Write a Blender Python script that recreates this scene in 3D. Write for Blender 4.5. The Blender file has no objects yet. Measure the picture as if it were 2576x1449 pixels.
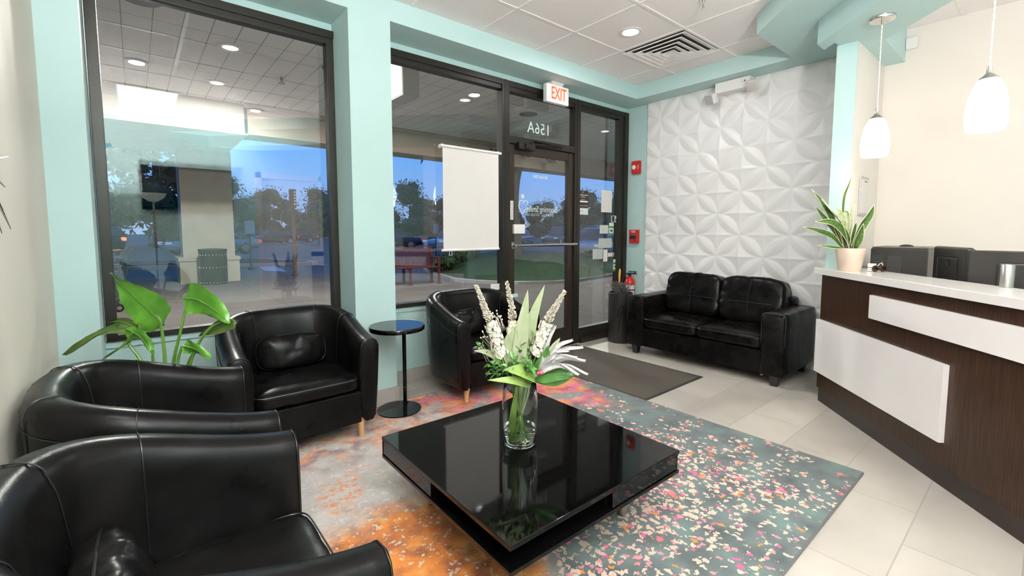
import bpy, bmesh, math, random
from mathutils import Vector, Matrix, noise
RAD = math.radians
sc = bpy.context.scene
COL = sc.collection

# ------------------------------------------------------------------ camera, sky, exposure
cam_d = bpy.data.cameras.new('camera')
cam = bpy.data.objects.new('camera', cam_d)
COL.objects.link(cam)
cam.location = (0, 0, 1.24)
cam.rotation_euler = (RAD(90 - 4.4025), 0, RAD(-39.8847))
cam_d.sensor_width = 36
cam_d.lens = 1134.62 / 2576 * 36
cam_d.shift_x = -0.0005
cam_d.shift_y = -(724.5 - 669.27) / 2576
cam_d.clip_start = 0.03
cam_d.clip_end = 600
sc.camera = cam
sc.view_settings.view_transform = 'Standard'
sc.view_settings.look = 'None'
sc.view_settings.gamma = 1
sc.view_settings.use_curve_mapping = False
sc.view_settings.exposure = 0.62
SKY = .80            # dusk sky strength
TROFFER_W = 7.0      # each 2x4 ceiling troffer
DOWN_W = 11.0         # each recessed downlight
PENDANT_W = 2.6       # each pendant bulb
CANOPY_W = 140.0        # each outside canopy downlight
WARM = (1.0, 0.86, 0.70)
ADDED_UPLIGHT_W = 265.0   # added fill uplight behind the viewpoint
NEUT = (1.0, 0.962, 0.985)

world = bpy.data.worlds.new('dusk_sky')
sc.world = world
world.use_nodes = True
wt = world.node_tree
wt.nodes.clear()
wo = wt.nodes.new('ShaderNodeOutputWorld')
wb = wt.nodes.new('ShaderNodeBackground')
wc = wt.nodes.new('ShaderNodeTexCoord')
ws = wt.nodes.new('ShaderNodeSeparateXYZ')
wr = wt.nodes.new('ShaderNodeValToRGB')
wn = wt.nodes.new('ShaderNodeTexNoise')
wn.inputs['Scale'].default_value = 2.2
wn.inputs['Detail'].default_value = 5
wm = wt.nodes.new('ShaderNodeMix'); wm.data_type = 'RGBA'
wk = wt.nodes.new('ShaderNodeValToRGB')
wk.color_ramp.elements[0].position = 0.52; wk.color_ramp.elements[0].color = (0, 0, 0, 1)
wk.color_ramp.elements[1].position = 0.72; wk.color_ramp.elements[1].color = (.55, .55, .55, 1)
e = wr.color_ramp.elements
e[0].position = 0.0; e[0].color = (.30, .41, .70, 1)
e[1].position = 0.5; e[1].color = (.05, .18, .56, 1)
e.new(0.16).color = (.12, .36, .90, 1)
wt.links.new(wc.outputs['Generated'], ws.inputs[0])
wt.links.new(ws.outputs['Z'], wr.inputs[0])
wt.links.new(wc.outputs['Generated'], wn.inputs['Vector'])
wt.links.new(wn.outputs['Fac'], wk.inputs[0])
wt.links.new(wk.outputs[0], wm.inputs[0])
wt.links.new(wr.outputs[0], wm.inputs[6])
wm.inputs[7].default_value = (.42, .46, .72, 1)
wt.links.new(wm.outputs[2], wb.inputs[0])
wb.inputs[1].default_value = SKY
wt.links.new(wb.outputs[0], wo.inputs[0])

# ------------------------------------------------------------------ mesh helpers
class MB:
    def __init__(s): s.v = []; s.f = []; s.wn = False
    def add(s, vs, fs):
        b = len(s.v); s.v += [tuple(v) for v in vs]; s.f += [tuple(i + b for i in f) for f in fs]; return s
    def box(s, x0, y0, z0, x1, y1, z1, b=0.0, seg=2, M=None):
        vs = [(x, y, z) for x in (x0, x1) for y in (y0, y1) for z in (z0, z1)]
        fs = [(0, 1, 3, 2), (4, 6, 7, 5), (0, 4, 5, 1), (2, 3, 7, 6), (0, 2, 6, 4), (1, 5, 7, 3)]
        if b > 0:
            s.wn = True
            bm = bmesh.new(); bv = [bm.verts.new(v) for v in vs]
            for f in fs: bm.faces.new([bv[i] for i in f])
            bmesh.ops.recalc_face_normals(bm, faces=bm.faces)
            bmesh.ops.bevel(bm, geom=list(bm.edges), offset=b, segments=seg, affect='EDGES', profile=.5)
            bm.verts.index_update()
            vs = [v.co.copy() for v in bm.verts]; fs = [[v.index for v in f.verts] for f in bm.faces]; bm.free()
        if M is not None: vs = [M @ Vector(v) for v in vs]
        return s.add(vs, fs)
    def tube(s, pts, r, n=10, caps=True):
        P = [Vector(p) for p in pts]; m = len(P)
        rs = r if isinstance(r, (list, tuple)) else [r] * m
        t0 = (P[1] - P[0]).normalized()
        a = t0.cross(Vector((0, 0, 1)))
        if a.length < 1e-3: a = t0.cross(Vector((1, 0, 0)))
        a.normalize(); vs = []; fs = []
        for i in range(m):
            t = (P[min(i + 1, m - 1)] - P[max(i - 1, 0)]).normalized()
            a = (a - t * a.dot(t)).normalized(); b = t.cross(a)
            for k in range(n):
                q = 2 * math.pi * k / n
                vs.append(P[i] + (a * math.cos(q) + b * math.sin(q)) * rs[i])
        for i in range(m - 1):
            for k in range(n):
                k2 = (k + 1) % n
                fs.append((i * n + k, i * n + k2, (i + 1) * n + k2, (i + 1) * n + k))
        if caps:
            fs.append(tuple(range(n - 1, -1, -1))); fs.append(tuple((m - 1) * n + k for k in range(n)))
        return s.add(vs, fs)
    def lathe(s, prof, c=(0, 0, 0), n=32, M=None, close=False):
        vs = []; fs = []; m = len(prof)
        for r, z in prof:
            for k in range(n):
                q = 2 * math.pi * k / n
                v = Vector((r * math.cos(q), r * math.sin(q), z))
                if M is not None: v = M @ v
                vs.append(v + Vector(c))
        rng = m if close else m - 1
        for i in range(rng):
            for k in range(n):
                k2 = (k + 1) % n; j = (i + 1) % m
                fs.append((i * n + k, i * n + k2, j * n + k2, j * n + k))
        if not close:
            if prof[0][0] > 1e-5: fs.append(tuple(range(n - 1, -1, -1)))
            if prof[-1][0] > 1e-5: fs.append(tuple((m - 1) * n + k for k in range(n)))
        return s.add(vs, fs)
    def prism(s, poly, z0, z1):
        n = len(poly)
        vs = [(x, y, z0) for x, y in poly] + [(x, y, z1) for x, y in poly]
        fs = [tuple(range(n - 1, -1, -1)), tuple(range(n, 2 * n))]
        for i in range(n):
            j = (i + 1) % n; fs.append((i, j, n + j, n + i))
        return s.add(vs, fs)
    def ball(s, c, r, sc3=(1, 1, 1), nu=10, nv=7):
        c = Vector(c); vs = [c + Vector((0, 0, -r * sc3[2]))]; fs = []
        for j in range(1, nv):
            t = -math.pi / 2 + math.pi * j / nv
            for k in range(nu):
                q = 2 * math.pi * k / nu
                vs.append(c + Vector((r * sc3[0] * math.cos(t) * math.cos(q), r * sc3[1] * math.cos(t) * math.sin(q), r * sc3[2] * math.sin(t))))
        vs.append(c + Vector((0, 0, r * sc3[2]))); L = len(vs) - 1
        for k in range(nu): fs.append((0, 1 + (k + 1) % nu, 1 + k))
        for j in range(nv - 2):
            for k in range(nu):
                k2 = (k + 1) % nu; a = 1 + j * nu
                fs.append((a + k, a + k2, a + nu + k2, a + nu + k))
        a = 1 + (nv - 2) * nu
        for k in range(nu): fs.append((a + k, a + (k + 1) % nu, L))
        return s.add(vs, fs)
    def grid(s, fn, nu, nv, cu=False):
        vs = [fn(i / (nu if cu else nu - 1), j / (nv - 1)) for j in range(nv) for i in range(nu)]
        fs = []
        for j in range(nv - 1):
            for i in range(nu if cu else nu - 1):
                i2 = (i + 1) % nu
                fs.append((j * nu + i, j * nu + i2, (j + 1) * nu + i2, (j + 1) * nu + i))
        return s.add(vs, fs)
    def leaf(s, pts, hw, side=None, fold=.25, n=10, shape='leaf', wave=0.0, ph=0.0):
        P = spline(pts, n); vs = []; fs = []
        side = Vector(side) if side is not None else None
        for i, p in enumerate(P):
            t = i / n
            if shape == 'leaf': w = hw * max(0.03, math.sin(math.pi * min(1, t ** .75 * 1.0)) ** .8) if t < 1 else hw * .02
            elif shape == 'strap': w = hw * (min(1, .45 + t * 1.4) * max(.03, (1 - t ** 3.2)))
            elif shape == 'round': w = hw * max(.04, (1 - (2 * t - 1) ** 2) ** .5)
            else: w = hw * max(.04, (1 - t) ** .6 * min(1, .3 + t * 4))
            d = (P[min(i + 1, n)] - P[max(i - 1, 0)]).normalized()
            sd = side - d * side.dot(d) if side is not None else d.cross(Vector((0, 0, 1)))
            if sd.length < 1e-4: sd = d.cross(Vector((0, 1, 0)))
            sd.normalize(); up = sd.cross(d)
            for q in (-1, -.55, 0, .55, 1):
                vs.append(p + sd * w * q + up * (abs(q) * w * fold + wave * w * math.sin(t * 9 + q * 2 + ph) * abs(q)))
        for i in range(n):
            for k in range(4): fs.append((i * 5 + k, i * 5 + k + 1, (i + 1) * 5 + k + 1, (i + 1) * 5 + k))
        return s.add(vs, fs)
    def build(s, name, m, parent=None, smooth=True, ang=38, world=True, bev=0, sub=0, label=None):
        me = bpy.data.meshes.new(name)
        off = OFF.get(parent.name, Vector()) if (parent is not None and world) else Vector()
        me.from_pydata([tuple(Vector(v) - off) for v in s.v], [], s.f)
        bm = bmesh.new(); bm.from_mesh(me)
        bmesh.ops.recalc_face_normals(bm, faces=bm.faces)
        bm.to_mesh(me); bm.free()
        if smooth:
            me.shade_smooth(); me.set_sharp_from_angle(angle=RAD(ang))
        me.materials.append(m)
        o = bpy.data.objects.new(name, me); COL.objects.link(o)
        if parent is not None:
            o.parent = parent; OFF[o.name] = OFF.get(parent.name, Vector()) if world else Vector()
        if bev:
            b = o.modifiers.new('bevel', 'BEVEL'); b.width = bev; b.segments = 2; b.limit_method = 'ANGLE'
        if sub:
            q = o.modifiers.new('sub', 'SUBSURF'); q.levels = sub; q.render_levels = sub
        if s.wn and smooth:
            q = o.modifiers.new('weighted', 'WEIGHTED_NORMAL'); q.keep_sharp = True; q.weight = 60
        if label: o['label'] = label
        return o
OFF = {}

def spline(pts, n):
    P = [Vector(p) for p in pts]
    if len(P) == 2: return [P[0].lerp(P[1], i / n) for i in range(n + 1)]
    Q = [P[0] * 2 - P[1]] + P + [P[-1] * 2 - P[-2]]; out = []; m = len(P) - 1
    for i in range(n + 1):
        u = i / n * m; k = min(int(u), m - 1); t = u - k
        a, b, c, d = Q[k:k + 4]
        out.append(.5 * ((2 * b) + (c - a) * t + (2 * a - 5 * b + 4 * c - d) * t * t + (3 * b - a - 3 * c + d) * t ** 3))
    return out

def tag(o, label=None, cat=None, group=None, kind=None):
    if label: o['label'] = label
    if cat: o['category'] = cat
    if group: o['group'] = group
    if kind: o['kind'] = kind
    return o
def thing(name, label, cat, loc=(0, 0, 0), rz=0, group=None):
    o = bpy.data.objects.new(name, None); COL.objects.link(o)
    o.empty_display_size = .1
    o.location = loc; o.rotation_euler = (0, 0, rz); OFF[o.name] = Vector(loc)
    return tag(o, label, cat, group)
def struct(name, mb, m, **k):
    return tag(mb.build(name, m, **k), kind='structure')
def copy_tree(o, parent=None):
    c = o.copy(); COL.objects.link(c)
    if parent is not None: c.parent = parent
    OFF[c.name] = OFF.get(o.name, Vector())
    for ch in list(o.children): copy_tree(ch, c)
    return c
def put(o, label, loc, rz=0, group=None):
    o['label'] = label; o.location = loc; o.rotation_euler = (0, 0, rz)
    if group: o['group'] = group
    return o
def text(name, s, size, m, parent, M, ext=.0006, sx=1.0, align='CENTER', space=1.0, world=True, bold=0.0, label=None):
    c = bpy.data.curves.new(name, 'FONT'); c.body = s; c.size = size; c.align_x = align; c.align_y = 'CENTER'
    c.extrude = ext; c.space_character = space; c.offset = bold; c.resolution_u = 3
    t = bpy.data.objects.new(name + '_t', c); COL.objects.link(t)
    dg = bpy.context.evaluated_depsgraph_get()
    me = bpy.data.meshes.new_from_object(t.evaluated_get(dg))
    bpy.data.objects.remove(t); bpy.data.curves.remove(c)
    me.transform(Matrix.Diagonal((sx, 1, 1, 1))); 
    off = OFF.get(parent.name, Vector()) if (parent is not None and world) else Vector()
    me.transform(Matrix.Translation(-off) @ M)
    me.materials.clear(); me.materials.append(m); me.name = name
    o = bpy.data.objects.new(name, me); COL.objects.link(o)
    if parent is not None: o.parent = parent
    if label: o['label'] = label
    return o
def frame_m(origin, xa, ya):
    xa = Vector(xa).normalized(); ya = Vector(ya).normalized(); za = xa.cross(ya)
    M = Matrix((xa, ya, za)).transposed().to_4x4(); M.translation = Vector(origin); return M
def lamp(name, parent, loc, size, watts, col, shape='DISK', sy=None, rot=(0, 0, 0), spread=180):
    L = bpy.data.lights.new(name, 'AREA'); L.shape = shape; L.size = size
    if sy: L.size_y = sy
    L.energy = watts; L.color = col; L.spread = RAD(spread)
    o = bpy.data.objects.new(name, L); COL.objects.link(o)
    o.rotation_euler = rot
    o.location = Vector(loc) - (OFF.get(parent.name, Vector()) if parent else Vector())
    if parent: o.parent = parent
    return o

# ------------------------------------------------------------------ materials
class G:
    def __init__(s, name):
        s.m = bpy.data.materials.new(name); s.m.use_nodes = True; s.t = s.m.node_tree
        s.b = s.t.nodes['Principled BSDF']; s.o = s.t.nodes['Material Output']
        s.tc = None
    def n(s, typ, props=None, **inp):
        d = s.t.nodes.new(typ)
        for k, v in (props or {}).items(): setattr(d, k, v)
        for k, v in inp.items(): s.set(d, k.replace('_', ' '), v)
        return d
    def set(s, d, k, v):
        i = d.inputs[k] if not isinstance(k, int) else d.inputs[k]
        if hasattr(v, 'is_output'): s.t.links.new(v, i)
        else: i.default_value = v
    def co(s, which='Object', scale=None, loc=None, rot=None):
        if s.tc is None: s.tc = s.t.nodes.new('ShaderNodeTexCoord')
        v = s.tc.outputs[which]
        if scale or loc or rot:
            mp = s.t.nodes.new('ShaderNodeMapping'); s.t.links.new(v, mp.inputs[0])
            if scale: mp.inputs['Scale'].default_value = scale
            if loc: mp.inputs['Location'].default_value = loc
            if rot: mp.inputs['Rotation'].default_value = rot
            v = mp.outputs[0]
        return v
    def noise(s, scale, detail=4, vec=None, rough=.5, dist=0):
        return s.n('ShaderNodeTexNoise', Scale=scale, Detail=detail, Roughness=rough, Distortion=dist, Vector=vec if vec is not None else s.co()).outputs[0]
    def ramp(s, fac, stops, interp='LINEAR'):
        d = s.t.nodes.new('ShaderNodeValToRGB'); cr = d.color_ramp; cr.interpolation = interp
        while len(cr.elements) < len(stops): cr.elements.new(.5)
        for el, (p, c) in zip(cr.elements, stops):
            el.position = p; el.color = (c[0], c[1], c[2], 1) if isinstance(c, (tuple, list)) else (c, c, c, 1)
        s.t.links.new(fac, d.inputs[0]); return d.outputs[0]
    def mix(s, f, a, b, mode='MIX'):
        d = s.t.nodes.new('ShaderNodeMix'); d.data_type = 'RGBA'; d.blend_type = mode
        for i, v in ((0, f), (6, a), (7, b)):
            if hasattr(v, 'is_output'): s.t.links.new(v, d.inputs[i])
            else: d.inputs[i].default_value = v if i == 0 else (v[0], v[1], v[2], 1)
        return d.outputs[2]
    def math(s, op, a, b=0.0, c=None, clamp=False):
        d = s.t.nodes.new('ShaderNodeMath'); d.operation = op; d.use_clamp = clamp
        for i, v in enumerate((a, b) if c is None else (a, b, c)):
            if hasattr(v, 'is_output'): s.t.links.new(v, d.inputs[i])
            else: d.inputs[i].default_value = v
        return d.outputs[0]
    def bump(s, h, strength=.2, dist=.01):
        d = s.n('ShaderNodeBump', Strength=strength, Distance=dist, Height=h); s.t.links.new(d.outputs[0], s.b.inputs['Normal']); return d
    def P(s, **k):
        for a, v in k.items():
            nm = a.replace('_', ' ')
            if isinstance(v, tuple) and len(v) == 3: v = (*v, 1)
            s.set(s.b, nm, v)
        return s.m
def paint(name, c, rough=.6, var=.04, scale=3.0, bump=.04, **k):
    g = G(name); nz = g.noise(scale, 5)
    a = tuple(x * (1 - var) for x in c); b = tuple(min(1, x * (1 + var)) for x in c)
    g.P(Base_Color=g.ramp(nz, [(.3, a), (.7, b)]), Roughness=rough, **k)
    if bump: g.bump(g.noise(180, 3), bump, .003)
    return g.m
def plain(name, c, rough=.5, metal=0.0, **k):
    g = G(name); nz = g.noise(25, 3)
    r = g.math('MULTIPLY_ADD', nz, .08, rough - .04)
    return g.P(Base_Color=c, Roughness=r, Metallic=metal, **k)
def glow(name, c, e):
    g = G(name); return g.P(Base_Color=c, Emission_Color=c, Emission_Strength=e, Roughness=.4)
def glass_sheet(name, tint=(1, 1, 1), ior=1.75):
    g = G(name); t = g.t
    tr = t.nodes.new('ShaderNodeBsdfTransparent'); tr.inputs[0].default_value = (*tint, 1)
    gl = t.nodes.new('ShaderNodeBsdfGlossy'); gl.inputs['Roughness'].default_value = 0.0
    fr = t.nodes.new('ShaderNodeFresnel'); fr.inputs[0].default_value = ior
    ge = t.nodes.new('ShaderNodeNewGeometry')
    t.links.new(g.math('MULTIPLY_ADD', ge.outputs['Backfacing'], 1 / ior - ior, ior), fr.inputs[0])
    mx = t.nodes.new('ShaderNodeMixShader')
    t.links.new(fr.outputs[0], mx.inputs[0]); t.links.new(tr.outputs[0], mx.inputs[1]); t.links.new(gl.outputs[0], mx.inputs[2])
    t.links.new(mx.outputs[0], g.o.inputs[0]); return g.m
def leather(name, c=(.0032, .003, .0029), rough=.30, wr=1.0):
    g = G(name)
    grain = g.n('ShaderNodeTexVoronoi', Scale=260.0, Vector=g.co()).outputs[0]
    fold = g.noise(7, 3, g.co(scale=(1, 1, .35)), dist=1.2)
    wear = g.noise(9, 5)
    g.P(Base_Color=g.ramp(wear, [(.4, c), (.75, tuple(x * 2.0 for x in c))]), Roughness=g.math('MULTIPLY_ADD', wear, .20, rough - .10), IOR=1.45, Specular_IOR_Level=.15)
    h = g.math('ADD', g.math('MULTIPLY', grain, .022), g.math('MULTIPLY', fold, .22 * wr))
    g.bump(h, .28, .02); return g.m
def leafmat(name, a, b, scale=9, rough=.32, vein=None):
    g = G(name); nz = g.noise(scale, 4)
    c = g.ramp(nz, [(.3, a), (.7, b)])
    g.P(Base_Color=c, Roughness=rough, Subsurface_Weight=0.0)
    g.bump(g.noise(40, 3), .15, .004); return g.m

M = {}
M['teal'] = paint('teal_paint', (.495, .69, .675), .55, .02)
M['cream'] = paint('cream_paint', (.74, .70, .61), .6, .02)
M['offwhite'] = paint('offwhite_paint', (.80, .745, .685), .6, .015)
M['tile'] = paint('ceiling_tile', (.93, .885, .87), .85, .03, 60, .25)
M['tbar'] = paint('ceiling_bar', (.90, .87, .84), .5, .01, 8, 0)
M['panel'] = paint('white_panel', (.82, .815, .80), .38, .012, 6, .02)
M['bronze'] = plain('bronze_metal', (.020, .017, .013), .38, .35)
M['bronze2'] = plain('brown_metal', (.030, .020, .013), .4, .3)
M['greytile'] = paint('grey_tile', (.42, .39, .35), .45, .08, 5, .05)
M['glass'] = glass_sheet('window_glass', (.93, .965, .955))
M['white'] = plain('white_plastic', (.82, .81, .79), .4)
M['paper'] = paint('white_paper', (.76, .73, .70), .8, .015, 3, 0)
M['black'] = plain('black_plastic', (.014, .013, .012), .38)
M['blackmetal'] = plain('black_metal', (.012, .012, .012), .34, .2)
M['gloss'] = plain('black_lacquer', (.0016, .0016, .0016), .05, 0, Specular_IOR_Level=.30)
M['chrome'] = plain('chrome', (.72, .70, .67), .16, 1.0)
M['steel'] = plain('brushed_steel', (.50, .49, .47), .3, 1.0)
M['nickel'] = plain('brushed_nickel', (.55, .50, .45), .28, 1.0)
M['leather'] = leather('black_leather')
M['leather2'] = leather('loveseat_leather', (.003, .0027, .0025), .28, 1.5)
M['stitch'] = plain('leather_piping', (.006, .006, .006), .35)
M['red'] = plain('red_enamel', (.52, .012, .012), .3)
M['beech'] = paint('beech_wood', (.60, .34, .16), .45, .12, 14, .05)
M['quartz'] = paint('white_quartz', (.80, .775, .75), .10, .01, 6, 0)
M['laminate'] = paint('white_laminate', (.85, .83, .82), .25, .01, 5, 0)

def wenge():
    g = G('dark_wenge')
    v = g.co(scale=(38, 38, .9)); a = g.noise(6, 6, v, .65); b = g.noise(30, 3, v)
    c = g.mix(g.math('MULTIPLY', b, .35), g.ramp(a, [(.3, (.013, .006, .0035)), (.5, (.038, .018, .0090)), (.72, (.080, .038, .018))]), (.012, .005, .003))
    g.P(Base_Color=c, Roughness=.36, Specular_IOR_Level=.28); g.bump(a, .12, .003); return g.m
M['wenge'] = wenge()
M['kick'] = plain('dark_kick', (.018, .010, .006), .4)
def floor_mat():
    g = G('porcelain_tile')
    v = g.co(loc=(-2.279, -.314 + .0, 0))
    br = g.n('ShaderNodeTexBrick', {'offset': .5, 'squash': 1.0}, Vector=v, Scale=1.0, Mortar_Size=.0028, Mortar_Smooth=.1, Brick_Width=.612, Row_Height=.315)
    br.inputs['Color1'].default_value = (0, 0, 0, 1); br.inputs['Color2'].default_value = (1, 1, 1, 1); br.inputs['Mortar'].default_value = (.5, .5, .5, 1)
    cloud = g.noise(2.2, 6, dist=.6)
    base = g.ramp(cloud, [(.3, (.40, .365, .32)), (.7, (.51, .47, .415))])
    base = g.mix(.10, base, br.outputs['Color'], 'OVERLAY')
    c = g.mix(br.outputs['Fac'], base, (.33, .30, .265))
    g.P(Base_Color=c, Roughness=g.math('MULTIPLY_ADD', cloud, .15, .26))
    g.bump(g.math('SUBTRACT', 1.0, br.outputs['Fac']), .25, .002); return g.m
M['floor'] = floor_mat()
def rug_mat():
    g = G('abstract_rug')
    sp = g.n('ShaderNodeSeparateXYZ', Vector=g.co()); x, y = sp.outputs[0], sp.outputs[1]
    n1 = g.noise(2.1, 5, dist=.5); n2 = g.noise(7, 5); n3 = g.noise(26, 3, dist=.6)
    xx = g.math('ADD', x, g.math('MULTIPLY_ADD', n1, 1.1, -.55)); yy = g.math('ADD', y, g.math('MULTIPLY_ADD', g.noise(2.7, 5, g.co(loc=(5, 3, 0))), 1.0, -.5))
    def step(v, a, b): return g.n('ShaderNodeMapRange', {'interpolation_type': 'SMOOTHSTEP'}, Value=v, From_Min=a, From_Max=b).outputs[0]
    # pale greige field with speckle
    pale = g.ramp(n2, [(.3, (.38, .36, .33)), (.6, (.52, .50, .465))])
    pale = g.mix(g.ramp(n3, [(.58, 0), (.68, .8)]), pale, (.68, .66, .63))
    osp = g.math('MULTIPLY', g.ramp(g.noise(36, 6, g.co(loc=(1, 7, 0)), .68), [(.50, 0), (.58, .85)]), g.ramp(g.noise(3.4, 3, g.co(loc=(9, 1, 0))), [(.48, 0), (.58, 1)]))
    pale = g.mix(osp, pale, g.mix(n3, (.62, .15, .02), (.80, .27, .05)))
    # orange band by the front edge
    org = g.mix(g.ramp(g.noise(13, 5), [(.42, 0), (.62, 1)]), g.ramp(n2, [(.3, (.33, .085, .008)), (.55, (.62, .20, .02)), (.75, (.66, .34, .11))]), (.26, .075, .02))
    org = g.mix(g.ramp(g.noise(52, 3), [(.58, 0), (.66, .85)]), org, (.55, .50, .42))
    forg = g.math('MULTIPLY', g.math('MULTIPLY', step(yy, 1.98, 1.62), step(xx, .25, .55)), step(g.math('ADD', x, g.math('MULTIPLY_ADD', n1, .5, -.25)), 1.18, .98))
    pale = g.mix(g.ramp(g.noise(95, 3), [(.35, .35), (.6, 0)]), pale, (.30, .27, .24))
    c = g.mix(forg, pale, org)
    # pink and magenta corner
    pink = g.ramp(n2, [(.3, (.42, .035, .14)), (.5, (.62, .11, .17)), (.66, (.55, .25, .22))])
    pink = g.mix(g.ramp(g.noise(5.2, 4, g.co(loc=(2, 2, 0))), [(.52, 0), (.58, 1)]), pink, g.mix(n3, (.72, .14, .02), (.85, .30, .06)))
    pink = g.mix(g.ramp(g.noise(4.4, 4, g.co(loc=(8, 4, 0))), [(.53, 0), (.58, 1)]), pink, (.17, .21, .20))
    pink = g.mix(g.ramp(n3, [(.58, 0), (.72, .6)]), pink, (.60, .45, .40))
    fp = g.math('MULTIPLY', step(xx, 1.35, 1.75), step(yy, 1.75, 2.1))
    c = g.mix(fp, c, pink)
    fm = g.math('MULTIPLY', g.math('MULTIPLY', step(y, 2.15, 2.6), step(x, .35, .6)), g.ramp(g.noise(9, 5, g.co(loc=(4, 4, 0))), [(.42, 0), (.6, .75)]))
    c = g.mix(fm, c, g.mix(g.ramp(n2, [(.42, 0), (.55, 1)]), (.16, .055, .09), (.66, .20, .04)))
    # dark teal side with petals
    teal = g.ramp(n2, [(.3, (.035, .050, .052)), (.52, (.085, .108, .106)), (.72, (.10, .17, .155))])
    dn = g.n('ShaderNodeTexNoise', Scale=44.0, Detail=3.0, Vector=g.co()).outputs['Color']
    wob = g.n('ShaderNodeVectorMath', {'operation': 'MULTIPLY_ADD'}); g.t.links.new(dn, wob.inputs[0]); wob.inputs[1].default_value = (.055, .055, 0); g.t.links.new(g.co(), wob.inputs[2])
    vo = g.n('ShaderNodeTexVoronoi', {'feature': 'F1'}, Scale=40.0, Randomness=1.0, Vector=wob.outputs[0])
    vcol = g.n('ShaderNodeSeparateColor', Color=vo.outputs['Color'])
    dens = g.math('MULTIPLY', step(g.math('ABSOLUTE', g.math('SUBTRACT', g.math('ADD', y, g.math('MULTIPLY', x, .15)), 1.52)), 1.0, .1), 1.0)
    dens = g.math('MULTIPLY', dens, step(x, 2.85, 2.15))
    dens = g.math('ADD', g.math('MULTIPLY', dens, .80), g.math('MULTIPLY_ADD', g.noise(5.2, 4), 1.7, -.84))
    on = g.math('LESS_THAN', vcol.outputs[0], dens)
    edge = g.math('LESS_THAN', g.math('ADD', vo.outputs['Distance'], g.math('MULTIPLY', n3, .5)), .74)
    pet = g.math('MULTIPLY', on, edge)
    pc = g.ramp(vcol.outputs[1], [(.0, (.66, .45, .35)), (.62, (.62, .42, .34)), (.72, (.60, .22, .25)), (.86, (.62, .09, .21)), (.95, (.68, .20, .04))], 'CONSTANT')
    teal = g.mix(pet, teal, pc)
    bl = g.math('MULTIPLY', g.ramp(g.noise(9, 4, g.co(loc=(3, 9, 0))), [(.66, 0), (.70, 1)]), .9)
    teal = g.mix(bl, teal, g.mix(n3, (.50, .05, .18), (.72, .26, .04)))
    ft = g.math('MULTIPLY', step(xx, 1.25, 1.55), step(yy, 2.25, 1.85))
    ft = g.math('MAXIMUM', ft, g.math('MULTIPLY', step(g.math('ADD', x, g.math('MULTIPLY_ADD', n1, .5, -.25)), .98, 1.18), step(y, 1.6, 1.3)))
    ft = g.math('MAXIMUM', ft, g.math('MULTIPLY', step(x, 2.45, 2.75), step(yy, 2.6, 2.3)))
    c = g.mix(ft, c, teal)
    pile = g.noise(420, 2)
    c = g.mix(.55, c, g.mix(pile, (.25, .25, .25), (.9, .9, .9)), 'OVERLAY')
    g.P(Base_Color=c, Roughness=.95, Sheen_Weight=.15)
    g.bump(g.math('ADD', pile, g.math('MULTIPLY', n3, .6)), .5, .006); return g.m
M['rug'] = rug_mat()
def mat_mat():
    g = G('ribbed_mat'); a = g.noise(300, 2); b = g.noise(70, 3)
    g.P(Base_Color=g.mix(a, (.030, .024, .019), (.10, .083, .066)), Roughness=.95); g.bump(a, .5, .004); return g.m
M['mat'] = mat_mat()
M['rubber'] = plain('rubber_edge', (.02, .018, .016), .7)

# ------------------------------------------------------------------ room shell
D, W, XL, YB, ZC, ZS = 3.37, 4.62, -0.31, -1.65, 2.85, 2.70
ZB = 2.54
struct('floor', MB().box(XL - .1, YB - .1, -.05, W + .1, D + .12, 0), M['floor'])
struct('wall_left', MB().box(XL - .12, YB - .1, 0, XL, D + .1, ZC), M['cream'])
struct('wall_panel', MB().box(W, 1.05, 0, W + .12, D + .1, ZC), M['teal'])
struct('wall_reception', MB().box(W, YB - .1, 0, W + .12, 1.05, ZC), M['offwhite'])
struct('wall_back', MB().box(XL, YB - .12, 0, 1.62, YB, ZC).box(2.55, YB - .12, 0, W, YB, ZC).box(1.62, YB - .12, 2.12, 2.55, YB, ZC), M['teal'])
w = MB().box(XL, 3.05, 0, -.155, D + .1, ZS).box(1.142, 3.05, 0, 1.437, D + .1, ZS)
w.box(-.155, D, 0, 1.142, D + .1, .60).box(1.437, D, 0, 2.66, D + .1, .60)
w.box(-.155, D - .012, .585, 1.142, D + .1, .622).box(1.437, D - .012, .585, 2.66, D + .1, .622)
w.box(XL, D, 2.64, W, D + .1, ZC).box(4.585, D, 0, W, D + .1, 2.64)
struct('wall_window', w, M['teal'])
# wing wall at the end of the reception desk: teal end face, pale side
struct('wall_wing', MB().box(3.87, .934, 0, W, 1.05, ZB), M['offwhite'])
struct('trim_1', MB().box(3.862, .934, 0, 3.87, 1.05, ZB).box(3.862, 1.05, 0, W, 1.056, ZB), M['teal'])
# soffits and dropped beams
s = MB().box(XL, 3.05, ZS, W, D, ZC).box(4.345, 1.502, ZS, W, 3.05, ZC)
s.prism([(4.62, 1.502), (3.62, 1.502), (.46, -1.658), (1.02, -1.658), (3.80, 1.12), (4.62, 1.12)], ZS, ZC)
struct('trim_2', s, M['teal'])
struct('trim_3', MB().prism([(3.727, 1.137), (3.87, 1.137), (3.782, 1.047), (4.62, 1.047), (4.62, .812), (3.982, .812), (1.52, -1.65), (.94, -1.65)], ZB, ZC), M['teal'])
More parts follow.
